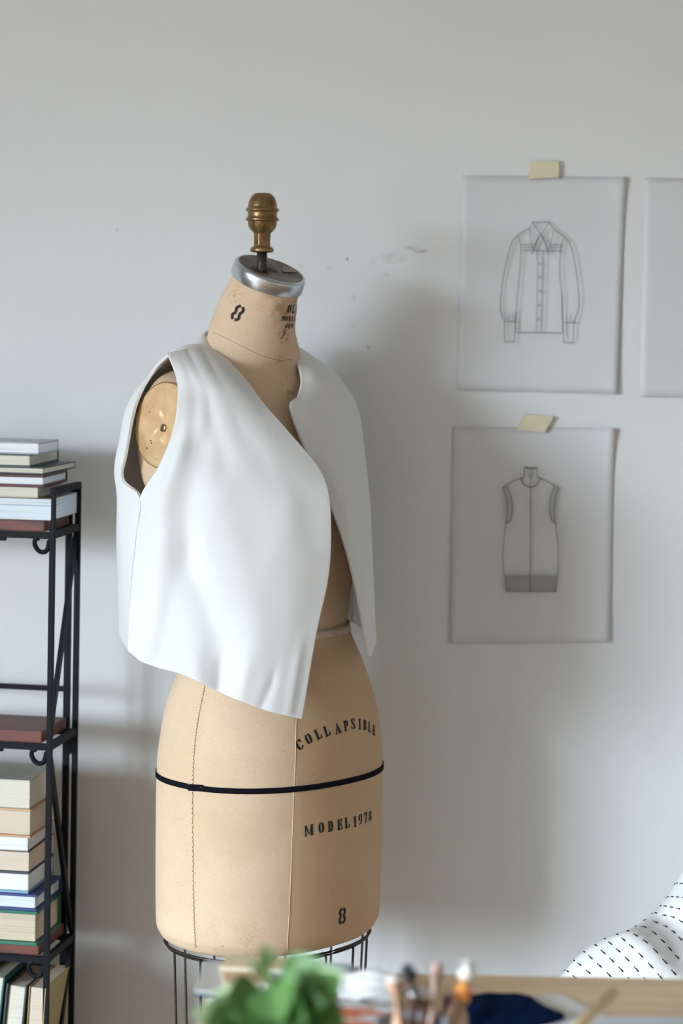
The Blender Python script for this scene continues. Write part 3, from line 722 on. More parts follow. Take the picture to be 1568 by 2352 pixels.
BO = [(445, 750), (430, 880), (425, 980), (440, 1090), (450, 1182)]; BO2 = [(760, 750), (772, 850), (778, 950), (770, 1090), (758, 1182)]
LA = ([(425, 522), (445, 580), (453, 660), (445, 750)], [(452, 514), (480, 590), (487, 670), (472, 730), (447, 752)])
RA = ([(779, 525), (758, 590), (750, 680), (760, 750)], [(752, 515), (728, 590), (722, 670), (735, 730), (759, 752)])
for w, path, sm in ((1.4, [(563, 395), (602, 402), (642, 397)], 1), (1.2, [(565, 395), (558, 455), (540, 466)], 1), (1.2, [(640, 397), (648, 455), (666, 466)], 1), (1.4, [(540, 466), (560, 505), (602, 522), (642, 505), (666, 466)], 1),
        (1.2, [(540, 466), (480, 490), (425, 522)], 1), (1.2, [(666, 466), (725, 495), (780, 525)], 1), (1.8, [(602, 405), (603, 700), (600, 1182)], 0), (1.2, [(580, 405), (590, 440), (597, 460)], 0), (1.2, [(626, 405), (612, 440), (606, 460)], 0),
        (1.2, BO, 1), (1.2, BO2, 1), (2.0, [(448, 1182), (760, 1182)], 0), (1.2, LA[0], 1), (1.2, LA[1], 1), (1.2, RA[0], 1), (1.2, RA[1], 1)):
    ribbon(b, [z4(q) for q in (smooth_path(path) if sm else path)], w*.00105, LO+.0006)
for i in range(34):
    x = 446 + i*(762-446)/33; ribbon(b, [z4((x, 1086)), z4((x, 1180))], .0007, LO+.0006)
from_bm('pencil_drawing', b, M_pencil, s2)
b = bmesh.new()
def quadpx(b, pts, off): b.faces.new([b.verts.new(wallpt(x, y, off)) for x, y in pts])
for A_, B_ in (LA, RA):
    a = smooth_path(A_, 8); n = len(a); c = [tuple(cr([np.array(q, float) for q in B_], i/(n-1))) for i in range(n)]
    for i in range(n-1): quadpx(b, [z4(a[i]), z4(c[i]), z4(c[i+1]), z4(a[i+1])], LO)
    bmesh.ops.remove_doubles(b, verts=b.verts, dist=1e-6); from_bm('pencil_shading', b, M_hatch, s2); b = bmesh.new()
quadpx(b, [z4((440, 1084)), z4((450, 1180)), z4((758, 1180)), z4((769, 1084))], LO)
from_bm('pencil_shading', b, M_hatch, s2)
def tapepiece(pts, label):
    b = bmesh.new(); quad = [b.verts.new(wallpt(x, y, .0082)) for x, y in pts]; f = b.faces.new(quad)
    e = bmesh.ops.extrude_face_region(b, geom=[f]); bmesh.ops.translate(b, verts=[v for v in e['geom'] if isinstance(v, bmesh.types.BMVert)], vec=(0, .006, 0))
    bmesh.ops.recalc_face_normals(b, faces=b.faces)
    return tag(from_bm('masking_tape', b, M_mask), label, 'tape', 'tape pieces on the wall')
tapepiece([(1219, 370), (1283, 369), (1284, 390), (1282, 408), (1250, 409), (1214, 412), (1217, 390)], 'cream masking tape piece holding up the shirt drawing')
tapepiece([(1206, 952), (1270, 956), (1267, 965), (1258, 980), (1251, 994), (1220, 990), (1187, 988), (1196, 970)], 'cream masking tape piece holding up the sleeveless dress drawing')

# ------------------------------------------------------------------ bookshelf
PSI = R(10.6); eR = Vector((math.cos(PSI), -math.sin(PSI), 0)); eD = Vector((math.sin(PSI), math.cos(PSI), 0))
SZ = 3.22; pf = U(121, 1210, SZ); ORG = Vector((pf.x, pf.y, 0)); SL = .118; SW = .46
def S(r, d, z): return ORG + eR*r + eD*d + Vector((0, 0, z))
def hz(py, d=0, px=120):                                # height seen at pixel row py at depth d in the shelf
    q = U(px, py, SZ + d); return q.z
MS = Matrix((eR, eD, Vector((0, 0, 1)))).transposed().to_4x4(); MS.translation = ORG
shelf = thing('folding_shelf', S(-SW/2, SL/2, 0), 'black metal folding shelf with red-brown planks beside the dress form', 'shelf')
PW = .0078
ZTOP = hz(1122)
for r, d in ((0, 0), (0, SL), (-SW, 0), (-SW, SL)):
    b = bmesh.new(); box(b, (r, d, ZTOP/2), PW, PW*.9, ZTOP, MS, .0008); from_bm('post', b, M_black, shelf)
for r in (-.0165, -SW+.0165):
    b = bmesh.new(); box(b, (r, SL+.012, ZTOP/2-.01), .009, .008, ZTOP-.02, MS, .0008); from_bm('rear_frame_post', b, M_black, shelf)
LEV = [hz(1222), hz(1708), hz(2197), hz(2690)]          # top of the front rails
for r in (0, -SW):
    b = bmesh.new(); bar(b, S(r, 0, ZTOP-.004), S(r, SL, ZTOP-.004), .008, .0095, eR); from_bm('top_rail', b, M_black, shelf)
    for z in LEV:
        b = bmesh.new(); bar(b, S(r, 0, z-.004), S(r, SL, z-.004), .006, .0105, eR); from_bm('side_rail', b, M_black, shelf)
    for i in range(3):
        up, lo = LEV[i]-.012, LEV[i+1]+.006
        a, c = (S(r-.002, SL, up), S(r-.002, .004, lo)) if i % 2 == 0 else (S(r-.002, .004, up), S(r-.002, SL, lo))
        b = bmesh.new(); bar(b, a, c, .0055, .010, eR); from_bm('brace', b, M_black, shelf)
for i, z in enumerate(LEV):
    for d in (0, SL):
        b = bmesh.new(); bar(b, S(-SW, d, z-.005), S(0, d, z-.005), .0055, .009, eD)
        if d == 0:
            box(b, (-.075, 0, z-.011), .018, .006, .006, MS, .002); box(b, (-SW+.075, 0, z-.011), .018, .006, .006, MS, .002)
        from_bm('cross_rail', b, M_black, shelf)
    b = bmesh.new(); box(b, (-SW/2-.003, SL/2, z+.0075), SW-.018, SL-.004, .016, MS, .0015); pk = from_bm('plank', b, M_plank, shelf); pk['label'] = 'red-brown wooden plank'
    for sg in (0, 1):
        b = bmesh.new()
        pts = [S(-.004, 0, z-.008), S(-.007, 0, z-.024), S(-.014, 0, z-.028), S(-.021, 0, z-.025), S(-.0255, 0, z-.017), S(-.024, 0, z-.010), S(-.019, 0, z-.009)]
        if sg: pts = [p - eR*(SW-2*.0) + eR*2*((ORG-p).dot(eR)) for p in pts]
        P = [np.array(p) for p in pts]; tube(b, [tuple(cr(P, k/24)) for k in range(25)], .0034, 8); from_bm('scroll_hook', b, M_black, shelf, True)
    b = bmesh.new(); box(b, (-.010, SL+.004, (z if i else ZTOP)-.022), .012, .010, .030, MS, .001); from_bm('hinge', b, M_black, shelf)
b = bmesh.new(); zb = hz(1582, SL+.012); bar(b, S(-SW, SL+.012, zb), S(-.012, SL+.012, zb), .006, .0072, eD); from_bm('rear_bar', b, M_black, shelf)

# books ------------------------------------------------------------
PG = {'white': page_material('white_pages', (.84, .86, .88), (.60, .66, .72), 700), 'cream': page_material('cream_pages', (.72, .68, .58), (.58, .52, .42), 800),
      'beige': page_material('beige_pages', (.68, .58, .47), (.56, .46, .35), 800), 'deckle': page_material('rough_cut_pages', (.64, .54, .41), (.38, .29, .2), 480),
      'bluewhite': page_material('coated_pages', (.72, .78, .84), (.30, .42, .55), 420)}
COVM = {}
def cov(rgb, rough=.5):
    k = (rgb, rough)
    if k not in COVM: COVM[k] = mat('cover_%d' % len(COVM), rgb, rough, noise=(40, .4, tuple(c*.75 for c in rgb)))
    return COVM[k]
def book(M, w, dp, th, pages, rgb, label, group=None, hard=True, rgb2=None, ov=.003, boards=.0024, rough=.5, fore=None):
    # local frame: x along the shelf (right end at 0), y depth (fore edge at 0, spine at dp), z thickness
    o = thing('book', M @ Vector((-w/2, dp/2, 0)), label, 'book', group)
    if not hard: boards, ov = .0007, .0
    b = bmesh.new()
    box(b, (-w/2, dp/2+ov/2, th/2), w-2*ov, dp-ov-boards, th-2*boards-.0002, M, .0018 if hard else .0008)
    pb = from_bm('page_block', b, PG[pages], o)
    b = bmesh.new()
    box(b, (-w/2, dp/2, boards/2), w, dp, boards, M, min(.0008, boards*.3)); box(b, (-w/2, dp-boards/2, th/2), w, boards, th-boards, M, min(.0006, boards*.3))
    if rgb2 is None: box(b, (-w/2, dp/2, th-boards/2), w, dp, boards, M, min(.0008, boards*.3))
    c = from_bm('cover', b, cov(rgb, rough), o)
    if rgb2 is not None:
        b = bmesh.new(); box(b, (-w/2, dp/2, th-boards/2), w, dp, boards, M, min(.0008, boards*.3)); from_bm('front_cover', b, cov(rgb2, rough), o)
    return o
PXM = F/SZ
def shelf_book(px, z0, z1, d0, dp, w, yaw, *a, **k):
    r = (px - 121)/PXM
    M = Matrix.Translation(S(r, d0, z0)) @ Matrix.Rotation(-PSI + yaw, 4, 'Z')
    return book(M, w, dp, z1-z0, *a, **k)
def stack(zbase, items, group):
    z = zbase
    for (px, h, d0, dp, w, yaw, pages, rgb, label, kw) in items:
        z1 = z + h/PXM
        shelf_book(px, z, z1 - .0003, d0, dp, w, R(yaw), pages, rgb, label, group, **kw); z = z1
HB = dict(hard=True); PB = dict(hard=False)
stack(LEV[0]+.0157, [
 (119, 51, -.006, .125, .22, 0, 'bluewhite', (.34, .25, .18), 'thick paperback with bluish white pages at the bottom of the upper shelf stack', PB),
 (86, 26, -.004, .13, .18, 0, 'cream', (.62, .60, .52), 'short cream paged paperback second from the bottom of the upper shelf stack', dict(hard=False, rgb2=(.45, .16, .17))),
 (104, 28, -.012, .11, .21, 0, 'white', (.10, .028, .028), 'maroon hardcover with white pages below the thin black book on the upper shelf', dict(hard=True, boards=.003, ov=.002)),
 (98, 17, -.004, .135, .22, -2, 'cream', (.07, .085, .085), 'thin black covered book jutting out furthest right in the upper shelf stack', dict(hard=True, boards=.0014, ov=.0005)),
 (68, 29, -.006, .13, .19, 0, 'cream', (.10, .12, .13), 'cream paged hardcover with black spine second from the top of the upper shelf stack', dict(hard=True, boards=.0016, ov=.0015)),
 (86, 27, -.002, .09, .19, 0, 'white', (.52, .58, .64), 'grey-blue book with white pages topmost of the upper shelf stack', dict(hard=True, boards=.0012, ov=.0005))], 'books stacked on the upper shelf')
stack(LEV[2]+.0157, [
 (102, 79, -.010, .11, .24, 0, 'deckle', (.015, .16, .10), 'thick green hardcover with rough cream pages at the bottom of the lower stack', dict(hard=True, boards=.0042, ov=.004)),
 (101, 38, -.010, .115, .24, 0, 'bluewhite', (.02, .05, .19), 'dark blue hardcover with pale pages resting on the thick green hardcover', dict(hard=True, boards=.0028, ov=.004, rgb2=(.03, .05, .22))),
 (78, 50, -.006, .115, .20, 0, 'white', (.22, .40, .58), 'paperback with a light blue lower cover third from the bottom of the lower stack', dict(hard=True, boards=.0032, ov=.001, rgb2=(.05, .05, .06))),
 (78, 47, -.006, .115, .20, 0, 'beige', (.045, .045, .05), 'beige paged paperback with a black lower cover in the middle of the lower stack', dict(hard=False, boards=.002)),
 (74, 32, -.004, .11, .19, 1, 'white', (.66, .62, .55), 'slim paperback with white rounded pages in the lower stack under the orange edged paperback', PB),
 (82, 66, -.008, .115, .20, -1, 'beige', (.60, .34, .18), 'thick paperback with orange lower cover second from the top of the lower stack', dict(hard=True, boards=.003, ov=.0015, rgb2=(.62, .36, .2))),
 (78, 66, -.006, .115, .20, 0, 'cream', (.50, .50, .42), 'thick paperback with grey-green cover topmost of the lower stack', dict(hard=False))], 'books stacked on the lower shelf')
# books standing on the bottom board, leaning
def upright(r, th, ht, dp, lean, pages, rgb, label, **k):
    M = Matrix.Translation(S(r, -.004, LEV[3]+.0158)) @ Matrix.Rotation(-PSI, 4, 'Z') @ Matrix.Rotation(R(lean), 4, 'Y') @ Matrix.Rotation(R(-90), 4, 'Y') 
    # thickness axis (local z) points left, local -x points up
    M = M @ Matrix.Translation((ht, 0, 0))
    return book(M, ht, dp, th, pages, rgb, label, 'books standing on the bottom shelf', **k)
zt = hz(2266)-LEV[3]-.017
upright(-.0075-.004, .024, zt, .11, 3, 'beige', (.42, .33, .12), 'beige paged book with yellow back standing nearest the shelf post', hard=True, boards=.0015, ov=.001)
upright(-.0075-.039, .030, zt+.001, .11, 5, 'cream', (.035, .05, .055), 'cream paged hardcover with dark cover leaning on the bottom shelf', hard=True, boards=.003, ov=.003)
upright(-.0075-.076, .030, zt+.012, .11, 6, 'cream', (.02, .10, .085), 'dark green hardcover leaning at the left picture edge on the bottom shelf', hard=True, boards=.003, ov=.003)

bx0 = thing('shade_blocker', S(-.125-.13, .055, LEV[3]+.0158), 'unseen cardboard box added left of the standing books to shade the wall', 'box')  # box added out of view to deepen the wall shadow beside the shelf
b = bmesh.new(); box(b, (-.125-.13, .055, LEV[3]+.0158+.12), .24, .11, .24, MS, .002); from_bm('blocker_body', b, mat('cardboard', (.36, .26, .16), .85, noise=(30, .5, (.32, .22, .13))), bx0)
b = bmesh.new(); box(b, (-.125-.13, .055, LEV[3]+.0158+.2465), .246, .116, .012, MS, .002); from_bm('blocker_lid', b, bpy.data.materials['cardboard'], bx0)
# ------------------------------------------------------------------ table
TT = .75
tl = U(488, 2224, 2.47); 
ta = Vector((U(488, 2224, 2.47).x, 2.475, TT)); tdir = Vector((1, -.022, 0)).normalized(); tper = Vector((-tdir.y, tdir.x, 0))
TL, TD = 1.7, 1.35
table = thing('table', ta + tdir*TL/2 - tper*TD/2 - Vector((0, 0, TT)), 'pale oak table in the foreground under the plant and pencils', 'table')
MT = Matrix((tdir, tper, Vector((0, 0, 1)))).transposed().to_4x4(); MT.translation = ta
b = bmesh.new(); box(b, (TL/2, -TD/2, -.016), TL, TD, .032, MT, .003); from_bm('tabletop', b, M_oak, table)
for x in (.06, TL-.06):
    for y in (-.06, -TD+.06):
        b = bmesh.new(); box(b, (x, y, (-.032-TT)/2), .05, .05, TT-.032, MT, .004); from_bm('leg', b, M_oak, table)
def onT(px, Z): p = U(px, 2300, Z); return Vector((p.x, Z, TT))
def zoff(px, py, Z): return U(px, py, Z).z
# ---- book and magazine pile on the left
def flat(name, px, Z, z0, w, dp, th, yaw, pages, rgb, label, cat='magazine', group='magazines and books on the table', hard=False, rgb2=None):
    c = onT(px, Z); M = Matrix.Translation((c.x, c.y, z0)) @ Matrix.Rotation(R(yaw), 4, 'Z') @ Matrix.Translation((w, -dp, 0))
    o = book(M, w, dp, th, pages, rgb, label, group, hard, rgb2, .002, .0018); o.name = name; o['category'] = cat; return o
flat('book', 492, 2.425, TT+.0003, .15, .11, .019, -1, 'white', (.45, .45, .44), 'white paged book at the bottom of the pile behind the plant', 'book')
flat('book', 468, 2.415, TT+.0196, .115, .105, .006, -2, 'bluewhite', (.01, .06, .10), 'thin book with dark teal edge in the middle of the pile behind the plant', 'book', hard=True, rgb2=(.62, .61, .57))
flat('magazine', 502, 2.385, TT+.0259, .085, .065, .004, 8, 'cream', (.62, .38, .22), 'peach magazine lying on the teal edged book behind the plant', rgb2=(.80, .50, .31))
flat('magazine', 520, 2.405, TT+.0302, .075, .045, .005, -6, 'cream', (.66, .50, .26), 'yellow magazine topmost of the pile behind the plant', rgb2=(.86, .70, .42))
flat('magazine', 640, 2.40, TT+.0259, .075, .085, .006, -9, 'white', (.42, .48, .56), 'grey-blue magazine on the pile right of the yellow magazine', rgb2=(.48, .55, .64))
# ---- white page block and coral printed magazine right of the plant
o = flat('book', 715, 2.375, TT+.0003, .085, .06, .020, 2, 'white', (.25, .15, .08), 'brown covered book lying under the propped white leaflet', 'book', hard=True)
lf_ = thing('leaflet', onT(842, 2.30), 'white leaflet with wavy grey lines propped up right of the plant', 'leaflet', 'magazines and books on the table')
rows = []
for j in range(11):
    v = j/10; Zj = 2.312 - .027*v; yj = 2236 + 64*v
    rows.append([tuple(U(775 + 120*i/14 + 5*v, yj - 6*math.sin(i/14*2.6) + 3*math.sin(i/14*7), Zj)) for i in range(15)])
b = bmesh.new(); grid_mesh(b, np.array(rows))
M_lf = mat('lined_white_paper', (.93, .93, .93), .8, spec=.2); nb = NB(M_lf); mp = nb.n('ShaderNodeMapping'); mp.inputs['Scale'].default_value = (6, 110, 260)
nb.l(nb.n('ShaderNodeNewGeometry').outputs['Position'], mp.inputs['Vector']); nb.l(nb.mix(nb.rng(nb.noise(mp.outputs[0], 1, 2), .5, .62, 0, .6), (.93, .93, .93), (.62, .62, .64)), nb.b.inputs['Base Color'])
o = from_bm('page', b, M_lf, lf_, True); mod_solid(o, .001, -1)
mg = thing('magazine', onT(812, 2.22), 'open white magazine with coral red pictures between the plant and the pencils', 'magazine', 'magazines and books on the table')
c = onT(805, 2.235)
b = bmesh.new(); rows = []
for j in range(13):
    v = j/12; rows.append([Vector((c.x-.055+.105*i/12, c.y+.05-.15*v, TT+.012+.012*(1-v)**1.5 + .003*math.sin(i/12*5) + .002*math.sin(v*5))) for i in range(13)])
grid_mesh(b, np.array([[tuple(p) for p in r] for r in rows]))
Mcor = mat('printed_white_page', (.76, .76, .76), .6); nb = NB(Mcor); tc_ = nb.n('ShaderNodeNewGeometry').outputs['Position']
mp = nb.n('ShaderNodeMapping'); mp.inputs['Scale'].default_value = (14, 22, 1); nb.l(tc_, mp.inputs['Vector'])
nb.l(nb.mix(nb.rng(nb.noise(mp.outputs[0], 1.6, 2), .44, .50), (.90, .90, .91), (.82, .25, .13)), nb.b.inputs['Base Color'])
pg = from_bm('page', b, Mcor, mg, True); mod_solid(pg, .0012, -1)
b = bmesh.new(); box(b, (c.x-.0025, c.y-.025, TT+.004), .105, .15, .0072, None, .001); from_bm('page_block', b, PG['white'], mg)

# ---- pencil holder with pencils
hc = onT(950, 2.12)
cup = thing('pencil_cup', hc, 'grey cup holding pencils and brushes in the foreground', 'cup')
M_cup = mat('grey_glazed_ceramic', (.34, .36, .40), .3)
zr_ = zoff(950, 2348, 2.12)
b = bmesh.new(); lathe(b, [(.030, TT+.0003), (.033, TT+.004), (.035, zr_-.002), (.0345, zr_), (.033, zr_-.002), (.031, TT+.008)], Matrix.Translation((hc.x, hc.y, 0)), 40); from_bm('cup_body', b, M_cup, cup, True)
def stick(name, px0, py0, px1, py1, Z, r, segs, label, cat):
    # segs: list of (fraction start, fraction end, radius factor a, radius factor b, material, part name) from the top tip
    Z += .08; top = U(px0, py0, Z); low = U(px1, py1, Z); d = (low-top).normalized()
    end = top + d*((top.z-(TT+.012))/(-d.z))
    k = (Vector((hc.x, Z, 0))-Vector((end.x, end.y, 0)))
    o = thing(name, end, label, cat, 'pencils and brushes in the cup'); Ln = (end-top).length
    for (a, c_, ra, rb, m, pn) in segs:
        b = bmesh.new(); tube(b, [top + d*Ln*a, top + d*Ln*(a+(c_-a)*.5), top + d*Ln*c_], [r*ra, r*(ra+rb)/2, r*rb], 10); from_bm(pn, b, m, o, True)
    return o
M_peach = mat('peach_wood', (.82, .50, .32), .55, noise=(30, .5, (.70, .40, .24))); M_org = mat('orange_lacquer', (.98, .40, .09), .4); M_wht = mat('white_lacquer', (.90, .87, .81), .45)
M_pink = mat('dusty_pink_lacquer', (.80, .55, .46), .45); M_dk = mat('black_plastic', (.02, .018, .02), .35); M_silver = mat('polished_steel', (.62, .64, .68), .22, 1.0); M_brn = mat('dark_brown_wood', (.11, .055, .035), .5)
M_plum = mat('plum_lacquer', (.30, .09, .12), .4); M_tan = mat('tan_wood', (.92, .68, .38), .55)
stick('pencil', 905, 2240, 916, 2352, 2.00, .0088, [(0, .03, .5, .95, M_wht, 'tip'), (.03, 1, 1, 1, M_peach, 'shaft')], 'thick peach wooden pencil at the left side of the cup', 'pencil')
stick('brush', 935, 2218, 950, 2352, 2.03, .0062, [(0, .10, .9, 1.5, M_dk, 'bristles'), (.10, .20, 1.2, 1.0, M_brn, 'ferrule'), (.20, 1, .9, .8, M_brn, 'handle')], 'black tipped brush standing in the cup', 'brush')
stick('brush', 955, 2272, 946, 2352, 1.99, .0075, [(0, .05, 1.3, 1.3, M_silver, 'ferrule'), (.05, 1, 1.2, .8, M_brn, 'handle')], 'dark brown stick with a silver end in front of the black tipped brush', 'brush')
stick('pencil', 982, 2285, 972, 2352, 2.01, .0086, [(0, .03, .6, 1, M_wht, 'tip'), (.03, 1, 1, 1, M_peach, 'shaft')], 'peach wooden pencil right of the dark brown stick', 'pencil')
stick('pencil', 1006, 2214, 985, 2352, 2.06, .0066, [(0, .06, .8, 1, M_pink, 'tip'), (.06, 1, 1, 1, M_pink, 'shaft')], 'dusty pink pencil between the brush and the orange pencil', 'pencil')
stick('pencil', 1077, 2212, 1044, 2352, 2.02, .0080, [(0, .13, .9, 1, M_wht, 'tip'), (.13, .30, 1, 1, M_org, 'band'), (.30, 1, 1, 1, M_peach, 'shaft')], 'orange pencil with a white end leaning right in the cup', 'pencil')
stick('pencil', 1030, 2288, 1008, 2352, 2.07, .0052, [(0, .04, .9, 1, M_plum, 'tip'), (.04, 1, 1, 1, M_plum, 'shaft')], 'plum red pencil behind the orange pencil', 'pencil')

# ---- navy cloth, white paper and wooden stick
M_navy = mat('navy_cloth', (.003, .013, .052), .95, noise=(25, .5, (.002, .006, .022)), spec=.03, bump=(500, .3, .0008))
b = bmesh.new()
rowsN = [[U(1070, 2282, 2.36), U(1110, 2290, 2.38), U(1150, 2297, 2.38), U(1190, 2293, 2.38), U(1218, 2296, 2.37)],
         [U(1072, 2310, 2.33), U(1120, 2312, 2.34), U(1170, 2318, 2.34), U(1220, 2318, 2.34), U(1252, 2322, 2.34)],
         [U(1075, 2335, 2.30), U(1120, 2338, 2.30), U(1180, 2340, 2.31), U(1240, 2340, 2.31), U(1296, 2339, 2.31)],
         [U(1075, 2365, 2.27), U(1120, 2370, 2.27), U(1180, 2372, 2.27), U(1240, 2368, 2.28), U(1270, 2356, 2.29)]]
Gn = surface(rowsN, 40, 30, lambda u, v: .002*math.sin(14*u+5*v))
Gn[:, :, 2] = np.maximum(Gn[:, :, 2], TT+.004)
grid_mesh(b, Gn); o = tag(from_bm('cloth', b, M_navy, None, True), 'folded navy blue cloth lying on the oak table', 'cloth'); mod_solid(o, .006, 0, .002)
def sheet_px(pts, Zs, z, label, m, name='paper_sheet'):
    b = bmesh.new(); vs = []
    for (px, py) in pts:
        r = ray(px, py); Zt = (z-H)/r.z; p = EYE + r*Zt; vs.append(b.verts.new(p))
    f = b.faces.new(vs); e = bmesh.ops.extrude_face_region(b, geom=[f]); bmesh.ops.translate(b, verts=[v for v in e['geom'] if isinstance(v, bmesh.types.BMVert)], vec=(0, 0, .0012))
    bmesh.ops.recalc_face_normals(b, faces=b.faces)
    return tag(from_bm(name, b, m), label, 'paper', 'papers on the table')
M_pap = mat('white_paper', (.78, .77, .74), .8); M_pap2 = mat('bluish_paper', (.76, .80, .87), .7)
sheet_px([(1213, 2290), (1290, 2287), (1352, 2318), (1412, 2346), (1440, 2372), (1210, 2380), (1205, 2330)], 0, TT+.0004, 'off-white pointed paper on the table right of the navy cloth', M_pap)
sheet_px([(1190, 2351), (1240, 2338), (1568, 2339), (1700, 2345), (1700, 2480), (1150, 2480)], 0, TT+.0030, 'bluish white paper along the front right of the table', M_pap2)
o = thing('pencil', U(1372, 2300, 2.2), 'loose tan wooden pencil rising over the white papers', 'pencil')
a_, c_ = U(1408, 2279, 2.30), U(1300, 2385, 2.05); d_ = (c_-a_).normalized(); e_ = a_ + d_*((a_.z-TT-.006)/(-d_.z)) if d_.z < -.01 else c_
b = bmesh.new(); tube(b, [a_, a_.lerp(e_, .5), e_], .0052, 10); from_bm('shaft', b, M_tan, o, True)
b = bmesh.new(); tube(b, [a_ - d_*.012, a_], [.002, .0052], 10); from_bm('tip', b, M_peach, o, True)

# ---- plant
pz = 1.88
pcx = onT(625, pz); plant = thing('potted_plant', pcx, 'leafy green potted plant blurred in the foreground', 'plant')
M_pot = mat('terracotta', (.50, .24, .14), .8); M_soil = mat('soil', (.06, .04, .03), .95); M_stem = mat('plant_stem', (.30, .46, .16), .5)
M_leaf = mat('green_leaf', (.085, .195, .05), .42, noise=(30, .9, (.15, .29, .10))); M_leafd = mat('dark_green_leaf', (.03, .085, .014), .45, noise=(30, .8, (.055, .14, .03))); M_leafp = mat('pale_young_leaf', (.45, .58, .33), .4, noise=(30, .6, (.36, .51, .25)))
for m in (M_leaf, M_leafp, M_leafd):
    m.node_tree.nodes['Principled BSDF'].inputs['Specular IOR Level'].default_value = .2
b = bmesh.new(); lathe(b, [(.036, TT+.0003), (.042, TT+.040), (.045, TT+.041), (.046, TT+.052), (.042, TT+.052), (.040, TT+.044)], Matrix.Translation((pcx.x, pcx.y, 0)), 40); from_bm('pot', b, M_pot, plant, True)
b = bmesh.new(); lathe(b, [(.0405, TT+.036), (.0405, TT+.044), (.02, TT+.047)], Matrix.Translation((pcx.x, pcx.y, 0)), 32); from_bm('soil', b, M_soil, plant, True)
def leaf(bm, base, tip, width, nrm, cup_=.18, droop=.12):
    base, tip = Vector(base), Vector(tip); ax = tip-base; Ln = ax.length; ax.normalize()
    sd = ax.cross(nrm).normalized(); up = sd.cross(ax).normalized(); n, m = 10, 6; V = []
    for i in range(n+1):
        f = i/n; w = width*.5*math.sin(math.pi*min(1, f**.85*.97+.015))**.8
        row = []
        for j in range(m+1):
            g = j/m*2-1
            row.append(bm.verts.new(base + ax*Ln*f + sd*w*g + up*(abs(g)*w*cup_*2 - droop*Ln*(f-.5)**2*2 + .02*w*math.sin(f*18)*abs(g))))
        V.append(row)
    for i in range(n):
        for j in range(m): bm.faces.new((V[i][j], V[i][j+1], V[i+1][j+1], V[i+1][j]))
bl, bd, bp_, bs = bmesh.new(), bmesh.new(), bmesh.new(), bmesh.new()
root = Vector((pcx.x, pcx.y, TT+.045))
def put_leaf(bm, x0, y0, x1, y1, w, dz0=0, dz1=0, n=Vector((.1, -.7, .7)), stem_=True):
    a = U(x0, y0, pz+dz0); t = U(x1, y1, pz+dz1); leaf(bm, a, t, w, n)
    if stem_: tube(bs, [root + Vector((random.uniform(-.02, .02), random.uniform(-.02, .02), 0)), root.lerp(a, .55) + Vector((0, 0, .02)), a], [.0022, .0018, .0012], 6)
put_leaf(bp_, 618, 2225, 606, 2172, .017, 0, -.02, Vector((.2, -.95, .2)))
put_leaf(bp_, 625, 2250, 572, 2212, .016, .01, .0, Vector((0, -.8, .6)))
put_leaf(bl, 640, 2275, 752, 2222, .042, .0, -.02, Vector((.1, -.75, .65)))
put_leaf(bp_, 715, 2275, 788, 2232, .022, -.02, -.03, Vector((-.3, -.8, .5)))
put_leaf(bl, 700, 2225, 766, 2300, .040, -.02, -.05, Vector((.5, -.75, .4)))
put_leaf(bd, 650, 2300, 760, 2332, .042, .01, -.02, Vector((.1, -.9, .3)))
put_leaf(bd, 655, 2330, 750, 2380, .045, .01, -.02, Vector((.1, -.9, .3)))
put_leaf(bl, 625, 2310, 520, 2330, .055, .0, -.03, Vector((-.2, -.75, .6)))
put_leaf(bp_, 590, 2350, 445, 2330, .040, .0, -.02, Vector((-.2, -.7, .7)))
put_leaf(bl, 620, 2262, 640, 2350, .040, -.02, -.06, Vector((-.1, -.95, .3)))
put_leaf(bp_, 612, 2290, 470, 2300, .030, .02, .03, Vector((-.1, -.5, .85)))
put_leaf(bl, 690, 2340, 790, 2380, .05, -.02, -.04, Vector((.1, -.8, .6)))
put_leaf(bl, 560, 2370, 470, 2390, .05, -.02, -.04, Vector((-.1, -.8, .6)))
put_leaf(bd, 670, 2292, 745, 2306, .034, -.03, -.05, Vector((.2, -.9, .3)))
put_leaf(bd, 640, 2318, 700, 2352, .04, -.03, -.06, Vector((.1, -.95, .2)))
put_leaf(bd, 600, 2300, 690, 2290, .035, .02, .03, Vector((0, -.6, .8)))
for k in range(16):
    a = random.uniform(0, 2*math.pi); z = random.uniform(2350, 2420); r_ = random.uniform(60, 120)
    put_leaf(random.choice((bl, bd, bl)), 625+30*math.cos(a), z, 625+r_*math.cos(a)*1.3, z+random.uniform(-40, 15), .042, .03*math.sin(a), .06*math.sin(a), Vector((.2*math.cos(a), -.5, .85)))
for nm, bm_, mm in (('foliage', bl, M_leaf), ('foliage', bd, M_leafd), ('foliage', bp_, M_leafp), ('stems', bs, M_stem)):
    o = from_bm(nm, bm_, mm, plant, True)
    if mm is M_leafp: o['label'] = 'pale young leaves'
    if mm is M_leafd: o['label'] = 'dark green leaves'

# ------------------------------------------------------------------ quilt heaped on a bench at the right
bench = thing('bench', (U(1560, 2250, 3.15).x+.12, 3.15, 0), 'low wooden bench under the stitched quilt', 'bench')
b = bmesh.new(); bx = bench.location.x; box(b, (bx, 3.15, .40), .95, .42, .04, None, .004); from_bm('seat', b, M_oak, bench)
for x in (-.43, .43):
    for y in (-.17, .17):
        b = bmesh.new(); box(b, (bx+x, 3.15+y, .19), .04, .04, .38, None, .003); from_bm('leg', b, M_oak, bench)
M_quilt = mat('white_cotton_quilt', (.80, .80, .79), .85, bump=(160, .35, .002)); M_stitch = mat('black_thread', (.015, .016, .025), .8)
sil = [(1150, 2420), (1215, 2325), (1279, 2254), (1332, 2203), (1390, 2163), (1438, 2138), (1468, 2131), (1497, 2108), (1532, 2064), (1568, 2015), (1615, 1960), (1680, 1905)]
rowsQ = []
